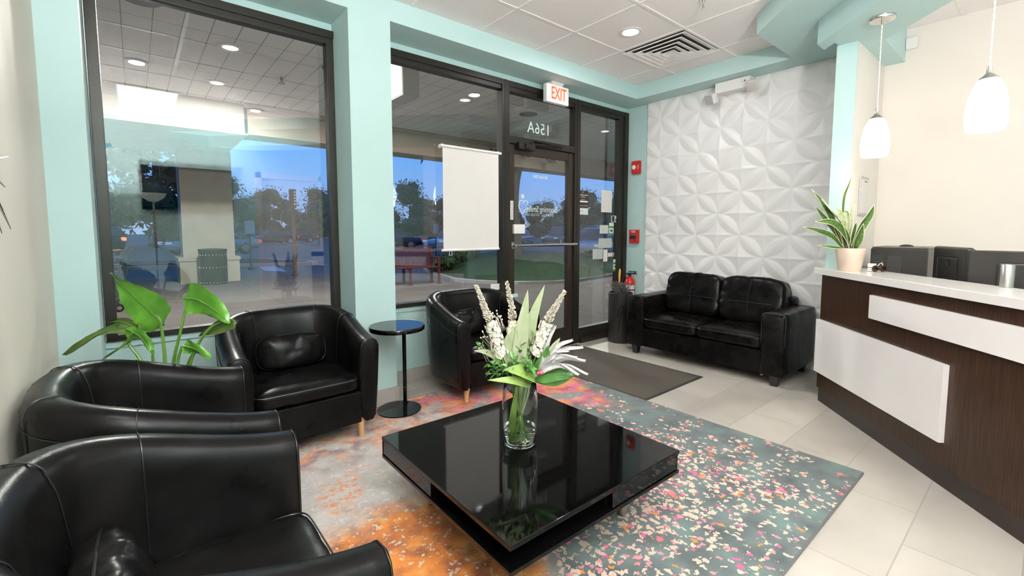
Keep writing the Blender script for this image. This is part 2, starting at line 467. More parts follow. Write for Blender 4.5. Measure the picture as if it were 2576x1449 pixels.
# ceiling tiles with T-bars
c = MB().box(XL, YB, ZC, W, D, ZC + .08)
struct('ceiling', c, M['tile'])
tb = MB(); gx = [2.215 + .61 * k for k in range(-4, 4)]; gy = [2.59 - .61 * k for k in range(0, 7)]
for x in gx: tb.box(x - .012, YB, ZC - .004, x + .012, 3.05, ZC + .001)
for y in gy: tb.box(XL, y - .012, ZC - .0045, W, y + .012, ZC + .001)
struct('trim_4', tb, M['tbar'])
# lower reception ceiling behind the beam
rc = MB().prism([(4.62, .812), (3.982, .812), (1.52, -1.65), (4.62, -1.65)], 2.78, 2.83)
struct('ceiling_reception', rc, M['tile'])
rb = MB()
for x in (4.05,): rb.box(x - .012, -1.65, 2.776, x + .012, .812, 2.781)
for y in (.5, -.11): rb.box(3.9, y - .012, 2.7755, W, y + .012, 2.781)
struct('trim_5', rb, M['tbar'])
# grey tile baseboards
def bb(n, *boxes):
    b = MB()
    for q in boxes: b.box(*q, b=.003)
    struct(n, b, M['greytile'])
bb('baseboard_window', (-.155, D - .012, 0, 1.142, D, .10), (1.437, D - .012, 0, 2.66, D, .10), (1.13, 3.038, 0, 1.449, 3.05, .10), (1.437, 3.05, 0, 1.449, D, .10), (1.13, 3.05, 0, 1.142, D, .10), (XL, 3.038, 0, -.143, 3.05, .10))
bb('baseboard_left', (XL, YB, 0, XL + .012, 3.038, .10))
bb('baseboard_panel', (W - .012, 3.075, 0, W, D, .10))
bb('baseboard_back', (XL, YB, 0, 1.60, YB + .012, .10), (2.57, YB, 0, W, YB + .012, .10))

# sculpted white wall panels, 8 columns of petals
def petal_wall():
    ay, az, N = .2255, .2155, 22
    y0, y1, z0, z1 = 1.077, 3.07, .0, ZS
    ny = int(round((y1 - y0) / ay * N)); nz = int(round((z1 - z0) / az * N))
    def h(y, z):
        u = (2.677 - y) / ay; v = (2.496 - z) / az
        i, j = math.floor(u), math.floor(v); u -= i; v -= j
        if (i + j) % 2: c1, c2 = (1, 0), (0, 1)
        else: c1, c2 = (0, 0), (1, 1)
        d1 = math.hypot(u - c1[0], v - c1[1]); d2 = math.hypot(u - c2[0], v - c2[1])
        if d1 < 1 and d2 < 1:
            s = min(1 - d1, 1 - d2) / .293
            return .004 + .016 * min(1, s) ** .55
        t = (max(d1, d2) - 1) / .414
        return .004 + .017 * t ** .85 + (.003 if min(u, 1 - u, v, 1 - v) < .035 else 0)
    b = MB()
    b.grid(lambda p, q: Vector((W - .012 - h(y0 + (y1 - y0) * p, z0 + (z1 - z0) * q), y0 + (y1 - y0) * p, z0 + (z1 - z0) * q)), ny, nz)
    b.box(W - .006, y0, z0, W, y1, z1)
    b.box(W - .020, y1 - .003, z0, W, y1, z1)
    return b
struct('wall_relief', petal_wall(), M['panel'], ang=50)

# ------------------------------------------------------------------ windows and door
Y0, Y1 = D - .030, D + .045
def winframe(n, x0, x1, z0, z1, l=.05, r=.05, b=.035, t=.09, pane_in=0.0):
    f = MB()
    if l: f.box(x0, Y0, z0, x0 + l, Y1, z1, b=.003)
    if r: f.box(x1 - r, Y0, z0, x1, Y1, z1, b=.003)
    if b: f.box(x0, Y0 + .002, z0, x1, Y1, z0 + b, b=.003)
    if t: f.box(x0, Y0 + .002, z1 - t, x1, Y1, z1, b=.003)
    if t: f.box(x0, Y0 - .012, z1 - .05, x1, Y0 + .002, z1, b=.002)
    o = struct(n, f, M['bronze'])
    MB().box(x0 + l - .004, D + .004, z0 + b - .004, x1 - r + .004, D + .010, z1 - t + .004).build('pane', M['glass'], o, smooth=False)
    return o
winframe('window_1', -.150, 1.142, .622, 2.64)
winframe('window_2', 1.437, 2.665, .622, 2.64, l=.02, r=.004)
f = MB().box(2.66, Y0 - .012, 0, 2.747, Y1, 2.64, b=.004).box(3.652, Y0 - .012, 0, 3.742, Y1, 2.64, b=.004)
f.box(2.747, Y0 - .01, 2.072, 3.652, Y1, 2.14, b=.004).box(2.747, Y0 - .002, 2.548, 3.652, Y1, 2.64, b=.003).box(2.747, Y0 - .012, 2.59, 3.652, Y0, 2.64, b=.002)
f.box(2.69, Y0 - .016, 0, 2.717, Y0 - .011, 2.64, b=.002).box(3.684, Y0 - .016, 0, 3.71, Y0 - .011, 2.64, b=.002)
fr = struct('window_3', f, M['bronze'])
MB().box(2.745, D + .004, 2.138, 3.655, D + .010, 2.55).build('pane', M['glass'], fr, smooth=False)
f = MB().box(3.742, Y0 + .002, 0, 4.585, Y1, .16, b=.004).box(4.437, Y0, 0, 4.52, Y1, 2.64, b=.004).box(4.515, Y0 - .02, 0, 4.585, Y1, 2.64, b=.004).box(3.742, Y0 + .002, 2.55, 4.585, Y1, 2.64, b=.003).box(3.742, Y0 - .012, 2.59, 4.53, Y0 + .004, 2.64, b=.002)
f.box(3.742, Y0 - .045, 0, 4.585, Y0 + .002, .05, b=.004)
fr = struct('window_4', f, M['bronze'])
MB().box(3.74, D + .004, .155, 4.44, D + .010, 2.555).build('pane', M['glass'], fr, smooth=False)
# glazed entrance door leaf
f = MB().box(2.750, D - .022, .012, 2.822, D + .025, 2.068, b=.003).box(3.572, D - .022, .012, 3.650, D + .025, 2.068, b=.003)
f.box(2.822, D - .020, 1.985, 3.572, D + .023, 2.068, b=.003).box(2.822, D - .020, .012, 3.572, D + .023, .20, b=.003)
dr = struct('door_1', f, M['bronze2'])
MB().box(2.82, D + .004, .198, 3.575, D + .010, 1.987).build('pane', M['glass'], dr, smooth=False)
pb = MB().tube([(2.80, D - .075, 1.102), (3.655, D - .075, 1.102)], .0165, 14)
pb.tube([(2.80, D - .02, 1.102), (2.80, D - .075, 1.102)], .013, 10).tube([(3.645, D - .02, 1.102), (3.645, D - .075, 1.102)], .013, 10)
pb.box(2.78, D - .03, 1.07, 2.815, D - .02, 1.135, b=.003)
pb.build('push_bar', M['steel'], dr, label='brushed steel push bar')
cl = MB().box(2.83, D - .085, 2.02, 3.04, D - .022, 2.085, b=.006).box(2.90, D - .10, 2.03, 2.96, D - .085, 2.075, b=.003)
cl.tube([(3.0, D - .06, 2.09), (3.42, D - .07, 2.10), (3.05, D - .055, 2.115)], .008, 8)
cl.build('door_closer', M['bronze'], dr)
hg = MB().box(2.735, D - .036, 1.86, 2.775, D - .02, 1.98, b=.004).tube([(2.748, D - .042, 1.86), (2.748, D - .042, 1.98)], .008, 8)
hg.build('hinge', M['bronze2'], dr)
hg2 = MB().box(2.735, D - .036, .25, 2.775, D - .02, .37, b=.004).tube([(2.748, D - .042, .25), (2.748, D - .042, .37)], .008, 8)
hg2.build('hinge', M['bronze2'], dr)
MB().box(2.745, D - .05, 0, 3.655, D + .05, .010, b=.002).build('threshold', M['bronze2'], dr)

# white panel door behind the camera, seen mirrored in the glass
f = MB().box(1.55, YB - .02, 0, 1.64, YB + .018, 2.20, b=.003).box(2.53, YB - .02, 0, 2.62, YB + .018, 2.20, b=.003).box(1.55, YB - .02, 2.11, 2.62, YB + .018, 2.20, b=.003)
struct('trim_6', f, M['offwhite'])
d2 = MB().box(1.645, YB - .07, .008, 2.525, YB - .03, 2.105, b=.003)
d2.box(1.80, YB - .032, 1.15, 2.37, YB - .024, 1.95, b=.004).box(1.80, YB - .032, .2, 2.37, YB - .024, 1.0, b=.004)
d2 = struct('door_2', d2, M['white'])
MB().tube([(2.46, YB - .03, 1.0), (2.46, YB + .03, 1.0), (2.36, YB + .03, 1.0)], .010, 10).build('door_handle', M['nickel'], d2)

# ------------------------------------------------------------------ things fixed to the ceiling and walls
def downlight(x, y, label, first=[None]):
    if first[0] is None:
        t = thing('recessed_downlight', label, 'ceiling light', (x, y, ZC), 0, 'recessed ceiling downlights')
        MB().lathe([(.062, -.002), (.085, -.002), (.092, -.006), (.088, -.010), (.066, -.012), (.060, -.006)], n=40, close=True).build('trim_ring', M['white'], t, world=False)
        MB().lathe([(0, -.004), (.063, -.004), (.063, -.001), (0, -.001)], n=32).build('lens', glow('lamp_lens', (1, .97, .92), 6.0), t, world=False)
        lamp('bulb', t, (x, y, ZC - .014), .12, DOWN_W, NEUT); first[0] = t
        return t
    return put(copy_tree(first[0]), label, (x, y, ZC), 0)
downlight(3.15, 2.285, 'round lit downlight recessed in the ceiling tile beside the square air diffuser')
downlight(.095, 1.065, 'round lit downlight in the ceiling above the two side by side armchairs')
downlight(1.315, -.155, 'round lit downlight in the ceiling behind the coffee table')
def troffer(x, y, label, first=[None]):
    if first[0] is None:
        t = thing('ceiling_troffer', label, 'ceiling light', (x, y, ZC), 0, 'long ceiling light panels behind the viewpoint')
        MB().box(-.30, -.61, -.012, .30, -.585, 0).box(-.30, .585, -.012, .30, .61, 0).box(-.30, -.585, -.012, -.275, .585, 0).box(.275, -.585, -.012, .30, .585, 0).build('frame', M['white'], t, world=False)
        MB().box(-.275, -.585, -.008, .275, .585, -.002).build('diffuser', glow('troffer_lens', (.95, .94, .92), 1.0), t, world=False)
        lamp('tube_light', t, (x, y, ZC - .016), .54, TROFFER_W, NEUT, 'RECTANGLE', 1.16); first[0] = t
        return t
    return put(copy_tree(first[0]), label, (x, y, ZC), 0)
troffer(.20, -.46, 'long lit ceiling panel behind the viewpoint near the cream wall')
troffer(3.20, -1.05, 'long lit ceiling panel behind the reception counter'); bpy.data.objects['ceiling_troffer.001'].location.z = 2.78
for q in bpy.data.objects['ceiling_troffer.001'].children:
    if q.type == 'LIGHT': q.data = q.data.copy(); q.data.energy = 8

# added uplight, no lamp of the room, brightens ceiling and walls; its bowl shows as a small bright spot in the left window
t = thing('added_uplight', 'added fill uplight on a tall stand behind the viewpoint by the back wall', 'added fill light', (.22, -1.22, 0))
MB().lathe([(0, 0), (.13, 0), (.13, .015), (.02, .03), (0, .03)], n=32).tube([(0, 0, .02), (0, 0, 1.66)], .011, 12).build('stand', M['nickel'], t, world=False)
MB().lathe([(.0, 1.64), (.05, 1.65), (.12, 1.70), (.15, 1.76), (.147, 1.76), (.115, 1.71), (.045, 1.665), (0, 1.66)], n=36).build('bowl', M['white'], t, world=False)
MB().lathe([(0, 1.70), (.10, 1.715), (.10, 1.72), (0, 1.72)], n=24).build('bulb', glow('added_uplight_bulb', (1, .96, .9), 8.0), t, world=False)
lamp('uplight', t, (.22, -1.22, 1.765), .26, ADDED_UPLIGHT_W, NEUT, rot=(math.pi, 0, 0))
# square air diffuser
t = thing('air_diffuser', 'square louvred metal air diffuser set in the ceiling grid', 'air vent', (3.745, 2.28, ZC))
dk = MB().box(-.285, -.285, -.004, .285, .285, -.001); dk.build('duct_shade_sheet', plain('duct_shade', (.05, .045, .04), .6), t, world=False)  # dark flat sheet, colour stands in for the shade up inside the duct
for i, (a, z0, z1) in enumerate([(.295, -.012, -.004), (.232, -.020, -.008), (.172, -.026, -.012), (.115, -.030, -.015), (.062, -.032, -.018)]):
    lv = MB(); b = a - .042
    ring = lambda r, z: [(-r, -r, z), (r, -r, z), (r, r, z), (-r, r, z)]
    b = a - (.05 if i < 4 else .05); zz = -.010 - .004 * i
    vs = ring(a, zz - .012) + ring(b, zz + .004) + ring(b + .002, zz + .007) + ring(a + .002, zz - .008)
    fs = []
    for k in range(4):
        for q in range(4):
            fs.append((k * 4 + q, k * 4 + (q + 1) % 4, ((k + 1) % 4) * 4 + (q + 1) % 4, ((k + 1) % 4) * 4 + q))
    lv.add(vs, fs)
    if i == 4: lv.box(-.03, -.03, -.034, .03, .03, -.030)
    lv.build('louvre', M['tbar'], t, world=False, ang=20)
# sprinkler
t = thing('fire_sprinkler', 'small chrome fire sprinkler head in the ceiling', 'sprinkler', (3.13, 1.665, ZC))
MB().lathe([(0, 0), (.032, 0), (.03, -.006), (0, -.008)], n=20).build('escutcheon', M['chrome'], t, world=False)
MB().tube([(0, 0, -.006), (0, 0, -.03)], .008, 10).tube([(.0, 0, -.03), (.012, 0, -.045), (0, 0, -.06)], .003, 6).tube([(.0, 0, -.03), (-.012, 0, -.045), (0, 0, -.06)], .003, 6).lathe([(0, -.060), (.016, -.060), (.016, -.063), (0, -.063)], n=16).build('sprinkler_head', M['chrome'], t, world=False)

# exit sign
M['exit_red'] = glow('exit_letter', (1, .085, .02), .8)
t = thing('exit_sign', 'white exit sign with orange red letters hung from the soffit over the door', 'exit sign', (3.266, 3.235, ZS))
MB().box(-.155, -.026, -.205, .155, .026, -.03, b=.008).build('housing', M['white'], t, world=False)
cn = MB(); cn.add([(-.085, -.03, -.001), (.085, -.03, -.001), (.085, .03, -.001), (-.085, .03, -.001), (-.065, -.018, -.031), (.065, -.018, -.031), (.065, .018, -.031), (-.065, .018, -.031)], [(0, 1, 2, 3), (7, 6, 5, 4), (0, 4, 5, 1), (1, 5, 6, 2), (2, 6, 7, 3), (3, 7, 4, 0)])
cn.build('canopy', M['white'], t, world=False)
text('lettering', 'EXIT', .165, M['exit_red'], t, frame_m((3.266 + .01, 3.235 - .0268, ZS - .118), (1, 0, 0), (0, 0, 1)), .001, sx=.62, bold=.002, label='glowing orange red letters EXIT')
MB().ball((-.02, -.005, -.206), .004).build('indicator', glow('exit_led', (1, .1, .05), 3), t, world=False)

M['lampglass'] = plain('lamp_reflector', (.62, .60, .57), .18, .3)
# emergency light with two heads on the panel wall
t = thing('emergency_light', 'white twin head emergency light above the sculpted wall panels', 'emergency light', (4.53, 2.07, 2.60))
MB().box(-.05, -.165, -.005, .06, .165, .098, b=.006).build('housing', M['white'], t, world=False)
MB().box(-.0515, -.125, .05, -.05, -.115, .065).ball((-.051, -.095, .052), .003).build('test_button', M['black'], t, world=False)
for sy in (1, -1):
    hd = MB(); MM = Matrix.Translation((-.06, sy * .19, -.045 if sy > 0 else -.005)) @ Matrix.Rotation(RAD(-28), 4, 'Y') @ Matrix.Rotation(RAD(18 * -sy), 4, 'Z')
    hd.box(-.035, -.05, -.05, .035, .05, .05, b=.014, M=MM)
    hp = hd.build('lamp_head', M['white'], t, world=False)
    ln = MB().box(-.041, -.043, -.043, -.034, .043, .043, b=.006, M=MM)
    for k in range(5): ln.box(-.043, -.038, -.035 + k * .016, -.041, .038, -.031 + k * .016, M=MM)
    ln.build('lens', M['lampglass'], hp, world=False)

# fire alarm horn, pull station, extinguisher
t = thing('fire_alarm_horn', 'red fire alarm horn strobe high on the teal wall', 'fire alarm', (W, 3.215, 1.995))
MB().box(-.045, -.058, -.075, 0, .058, .075, b=.010).build('housing', M['red'], t, world=False)
MB().lathe([(0, .0), (.026, .0), (.026, .006), (.018, .010), (0, .011)], n=20, M=frame_m((-.045, .018, 0), (0, 1, 0), (0, 0, 1)).copy() @ Matrix.Rotation(RAD(180), 4, 'X')).build('strobe', M['white'], t, world=False)
text('lettering', 'FIRE', .026, M['white'], t, frame_m((W - .0456, 3.215 - .04, 1.995), (0, 0, 1), (0, 1, 0)), .0004, align='CENTER')
t = thing('fire_pull_station', 'red fire alarm pull station lower on the teal wall', 'fire alarm', (W, 3.222, 1.18))
MB().box(-.05, -.058, -.08, 0, .058, .08, b=.006).build('housing', M['red'], t, world=False)
MB().box(-.056, -.04, -.03, -.05, .042, .03, b=.003).box(-.0565, -.032, -.06, -.050, -.018, -.046, b=.002).build('pull_handle', M['black'], t, world=False)
text('lettering', 'FIRE', .040, M['white'], t, frame_m((W - .0506, 3.222, 1.18 + .055), (0, -1, 0), (0, 0, 1)), .0006, sx=.9)
text('lettering', 'PULL DOWN', .013, M['white'], t, frame_m((W - .0566, 3.222, 1.18 + .018), (0, -1, 0), (0, 0, 1)), .0004)
t = thing('fire_extinguisher', 'red fire extinguisher mounted on the teal wall beside the tall black bin', 'fire extinguisher', (4.54, 3.235, .30))
MB().lathe([(0, 0), (.055, 0), (.062, .012), (.062, .32), (.052, .365), (.028, .392), (.02, .40), (0, .40)], n=28).build('cylinder', M['red'], t, world=False)
hv = MB().lathe([(0, .395), (.018, .395), (.018, .43), (0, .43)], n=14)
hv.box(-.02, -.075, .43, .02, .02, .445, b=.004).box(-.012, -.09, .455, .012, .015, .465, b=.003).tube([(0, -.06, .46), (0, -.10, .43)], .006, 8)
hv.tube([(0, .012, .425), (-.01, .055, .43), (-.03, .082, .36), (-.03, .078, .22), (-.02, .072, .12)], .0095, 8)
hv.build('valve', M['black'], t, world=False)
MB().lathe([(.0635, .235), (.0635, .249)], n=28).build('strap', M['black'], t, world=False)
def wrap(r, a0, a1, z0, z1):
    return MB().grid(lambda p, q: Vector((r * math.cos(RAD(a0 + (a1 - a0) * p)), r * math.sin(RAD(a0 + (a1 - a0) * p)), z0 + (z1 - z0) * q)), 12, 2)
wrap(.0628, 150, 275, .10, .30).build('label_plate', M['paper'], t, world=False)
wrap(.0629, 200, 262, .015, .085).build('label_plate', M['paper'], t, world=False)
MB().box(.05, -.02, .18, .08, .02, .32).build('bracket', M['blackmetal'], t, world=False)

# thermostat and paper holder by the reception
t = thing('wall_sensor', 'small white plastic box high on the reception wall', 'sensor', (W, .775, 2.665))
MB().box(-.03, -.036, -.042, 0, .036, .042, b=.008).build('housing', M['white'], t, world=False)
t = thing('notice_holder', 'narrow clear sign holder with a pale notice on the wing wall', 'notice', (4.21, .934, 1.50))
MB().box(-.12, -.008, -.145, .12, 0, .145, b=.003).build('backing', M['steel'], t, world=False)
MB().box(-.10, -.0095, -.125, .11, -.008, .125).build('notice', M['paper'], t, world=False)
MB().box(-.02, -.0105, .105, .05, -.0095, .115).build('heading', plain('grey_ink', (.25, .24, .23), .6), t, world=False)

# sunburst clock on the left wall
t = thing('sunburst_clock', 'metal sunburst wall clock on the cream wall', 'wall clock', (XL, 1.80, 1.42))
MB().lathe([(0, 0), (.10, 0), (.10, .025), (.09, .03), (0, .03)], n=36, M=Matrix.Rotation(RAD(90), 4, 'Y')).build('clock_face', M['nickel'], t, world=False)
sp = MB()
for k in range(16):
    a = 2 * math.pi * k / 16 + .17; L = .30 if k % 2 == 0 else .22
    sp.tube([(.012, .09 * math.cos(a), .09 * math.sin(a)), (.02, L * math.cos(a), L * math.sin(a))], [.006, .0012], 6)
sp.build('rays', M['nickel'], t, world=False)
# television behind the viewpoint
t = thing('television', 'flat black television on the wall behind the viewpoint', 'television', (.66, YB, 1.87))
MB().box(-.56, .02, -.32, .56, .06, .32, b=.006).build('cabinet', M['black'], t, world=False)
MB().box(-.545, .0605, -.30, .545, .062, .308).build('screen', M['gloss'], t, world=False)
MB().box(-.2, 0, -.15, .2, .02, .15).build('wall_mount', M['blackmetal'], t, world=False)

# ------------------------------------------------------------------ furniture
def sgnp(v, e): return math.copysign(abs(v) ** e, v)
def cushion(b, c, hs, e1=.35, e2=.22, nu=56, nv=28, wr=.004, seed=0, MM=None, crown=0.0, sag=0.0):
    c = Vector(c)
    def fn(p, q):
        t = (q - .5) * math.pi; a = p * 2 * math.pi
        def sup(an, e):
            cc, ss = math.cos(an), math.sin(an)
            r = (abs(cc) ** (2 / e) + abs(ss) ** (2 / e)) ** (-e / 2); return cc * r, ss * r
        ct, st = sup(t, e1); ca, sa = sup(a, e2)
        ct = max(0.0, ct); x, y, z = ct * ca, ct * sa, st
        rr = max(abs(x), abs(y))
        z *= 1 + crown * (1 - rr * rr) - 0.0
        v = Vector((x * hs[0], y * hs[1], z * hs[2]))
        if sag: v.z -= sag * (1 - rr * rr) * (1 if z > 0 else 0)
        n = noise.noise(v * 9 + Vector((seed * 3.1, 0, 0))) + .6 * noise.noise(Vector((v.x * 32, v.y * 7, v.z * 22 + seed)))
        v += Vector((x, y, z)).normalized() * n * wr
        if MM is not None: v = MM @ v
        return v + c
    return b.grid(fn, nu, nv, cu=True)

CA = .335
def chair_path(t):
    L1 = .28; L2 = math.pi * .318; T = 2 * L1 + L2; s = t * T
    if s < L1: return Vector((CA, .015 + s, 0)), Vector((1, 0, 0))
    if s > T - L1: return Vector((-CA, .015 + (T - s), 0)), Vector((-1, 0, 0))
    a = (s - L1) / L2 * math.pi; e = .70; c, n_ = math.cos(a), math.sin(a)
    r = (abs(c) ** (2 / e) + abs(n_) ** (2 / e)) ** (-e / 2); c *= r; n_ *= r
    return Vector((CA * c, .295 + .308 * n_, 0)), Vector((sgnp(c, 2 / e - 1) / CA, sgnp(n_, 2 / e - 1) / .308, 0)).normalized()
def rim_h(y):
    u = max(0, min(1, (y - .02) / .56)); return .596 + .145 * (u * u * (3 - 2 * u) * .55 + u * .45)
def section(p, nrm, k=1.0, grow=0.0):
    h = rim_h(p.y); lean = max(0, (p.y - .28) / .32)
    pr = [(-.030, .098), (.012, .100), (.030, .125), (.046, .34), (.055, h - .085), (.055, h - .045), (.044, h - .016), (.020, h), (-.018, h - .002), (-.042, h - .018), (-.054, h - .05), (-.058 - .012 * lean, h - .11), (-.060 - .045 * lean, .36), (-.060 - .05 * lean, .14)]
    cz = .36; out = []
    for o, z in pr:
        o2 = o * k + (grow if o > 0 else -grow); z2 = cz + (z - cz) * (1 - (1 - k) * .16) + (grow if z > .5 else 0)
        out.append(p + nrm * o2 + Vector((0, 0, z2)))
    return out
def make_chair():
    t = thing('tub_armchair', '', 'armchair', (0, 0, 0), 0, 'black leather tub armchairs')
    b = MB(); n = 46; rings = []
    p, q = chair_path(0); rings.append([v - Vector((0, .013, 0)) for v in section(p, q, .80)]); rings.append([v - Vector((0, .009, 0)) for v in section(p, q, .93)])
    for i in range(n + 1):
        p, q = chair_path(i / n); rings.append(section(p, q))
    p, q = chair_path(1); rings.append([v - Vector((0, .009, 0)) for v in section(p, q, .93)]); rings.append([v - Vector((0, .013, 0)) for v in section(p, q, .80)])
    m = len(rings[0]); vs = [v for r in rings for v in r]; fs = []
    for i in range(len(rings) - 1):
        for k in range(m):
            k2 = (k + 1) % m; fs.append((i * m + k, i * m + k2, (i + 1) * m + k2, (i + 1) * m + k))
    fs.append(tuple(range(m))); fs.append(tuple((len(rings) - 1) * m + k for k in range(m - 1, -1, -1)))
    # soft creases in the back leather
    vs2 = []
    for v in vs:
        if v.y > .2 and v.z > .3:
            a = math.atan2(v.y - .3, v.x)
            v = v + Vector((v.x, v.y - .3, 0)).normalized() * .0035 * noise.noise(Vector((a * 9, 0, v.z * 5)))
        vs2.append(v)
    b.add(vs2, fs); b.build('shell', M['leather'], t, world=False, ang=60)
    for f in (.235, .385, .615, .765):
        p, q = chair_path(f); r = section(p, q, 1.0, .0012)
        pts = r[3:14]
        MB().tube(spline(pts, 30), .0016, 6).build('seam', M['stitch'], t, world=False)
    pts = []
    for i in range(n + 1):
        p, q = chair_path(i / n); pts.append(p + q * .0565 + Vector((0, 0, rim_h(p.y) - .088)))
    MB().tube(pts, .0017, 6).build('seam', M['stitch'], t, world=False)
    for sx in (1, -1):
        p, q = chair_path(0 if sx > 0 else 1)
        r = [v - Vector((0, .006, 0)) for v in section(p, q, .985)]
        MB().tube([r[k] for k in range(2, 13)], .0018, 6).build('seam', M['stitch'], t, world=False)
    MB().box(-.279, .006, .100, .279, .05, .286, b=.010).box(-.27, .04, .100, .27, .50, .20, b=.006).build('front_panel', M['leather'], t, world=False)
    sc_ = MB(); cushion(sc_, (0, .258, .336), (.274, .262, .050), .42, .16, 72, 26, .0045, 4, None, .22)
    s = sc_.build('seat_cushion', M['leather'], t, world=False, ang=80)
    pp = [(.27 * sgnp(math.cos(a), .16), .258 + .263 * sgnp(math.sin(a), .16), .366) for a in [2 * math.pi * k / 60 for k in range(61)]]
    MB().tube(pp, .0028, 6, caps=False).build('piping', M['stitch'], s, world=False)
    for x, y in ((.285, .055), (-.285, .055), (.215, .50), (-.215, .50)):
        MB().tube([(x, y, .118), (x * 1.02, y - .004, 0)], [.0245, .0145], 14).build('leg', M['beech'], t, world=False, label='pale beech leg')
    return t
def make_lumbar():
    b = MB(); cushion(b, (0, 0, 0), (.196, .062, .108), .62, .62, 80, 44, .0095, 7, None, .0)
    v2 = []
    for v in b.v:
        v = Vector(v); a = abs(v.x) / .196
        k = 1 - .35 * a ** 4
        v.z *= .93 + .10 * a * a; v.y *= 1 - .55 * a ** 3
        v.y += .006 * math.sin(v.x * 60 + v.z * 20) * max(0, v.z / .108)
        v2.append(tuple(v))
    b.v = v2
    o = b.build('lumbar_cushion', M['leather'], None, ang=85)
    pts = [(.192 * math.cos(a), -.0, .106 * math.sin(a)) for a in [2 * math.pi * k / 40 for k in range(41)]]
    pts = [(sgnp(math.cos(a), .62) * .197, 0, sgnp(math.sin(a), .62) * .109 * (.93 + .10 * math.cos(a) ** 2)) for a in [2 * math.pi * k / 48 for k in range(49)]]
    MB().tube(pts, .003, 6, caps=False).build('piping', M['stitch'], o)
    return tag(o, '', 'cushion', 'small black leather lumbar cushions')
ch0 = make_chair(); lc0 = make_lumbar()
spots = [
    ('black leather tub armchair facing the room in front of the large left window', (.702, 2.556, .011), 0, 'small black lumbar cushion on the armchair in front of the large left window', .012),
    ('black leather tub armchair behind the flower vase, under the white window shade', (2.072, 2.600, .011), 0, 'small black lumbar cushion on the armchair under the white window shade', 0),
    ('black leather tub armchair against the cream wall, beside the large leafy plant', (.362, 2.065, .011), 90, 'small black lumbar cushion in the armchair beside the large leafy plant', .01),
    ('black leather tub armchair nearest the camera, wide seat and near arm cut by the frame', (.362, 1.175, .011), 90, 'small black lumbar cushion in the armchair nearest the camera', -.03)]
for i, (lab, loc, rz, l2, dx) in enumerate(spots):
    c = ch0 if i == 0 else copy_tree(ch0)
    put(c, lab, loc, RAD(rz))
    o = lc0 if i == 0 else copy_tree(lc0)
    Rz = Matrix.Rotation(RAD(rz), 4, 'Z')
    p = Vector(loc) + Rz @ Vector((dx, .428, .492))
    o['label'] = l2; o.location = p
    o.rotation_euler = (Rz @ Matrix.Rotation(RAD(-14), 4, 'X')).to_euler()

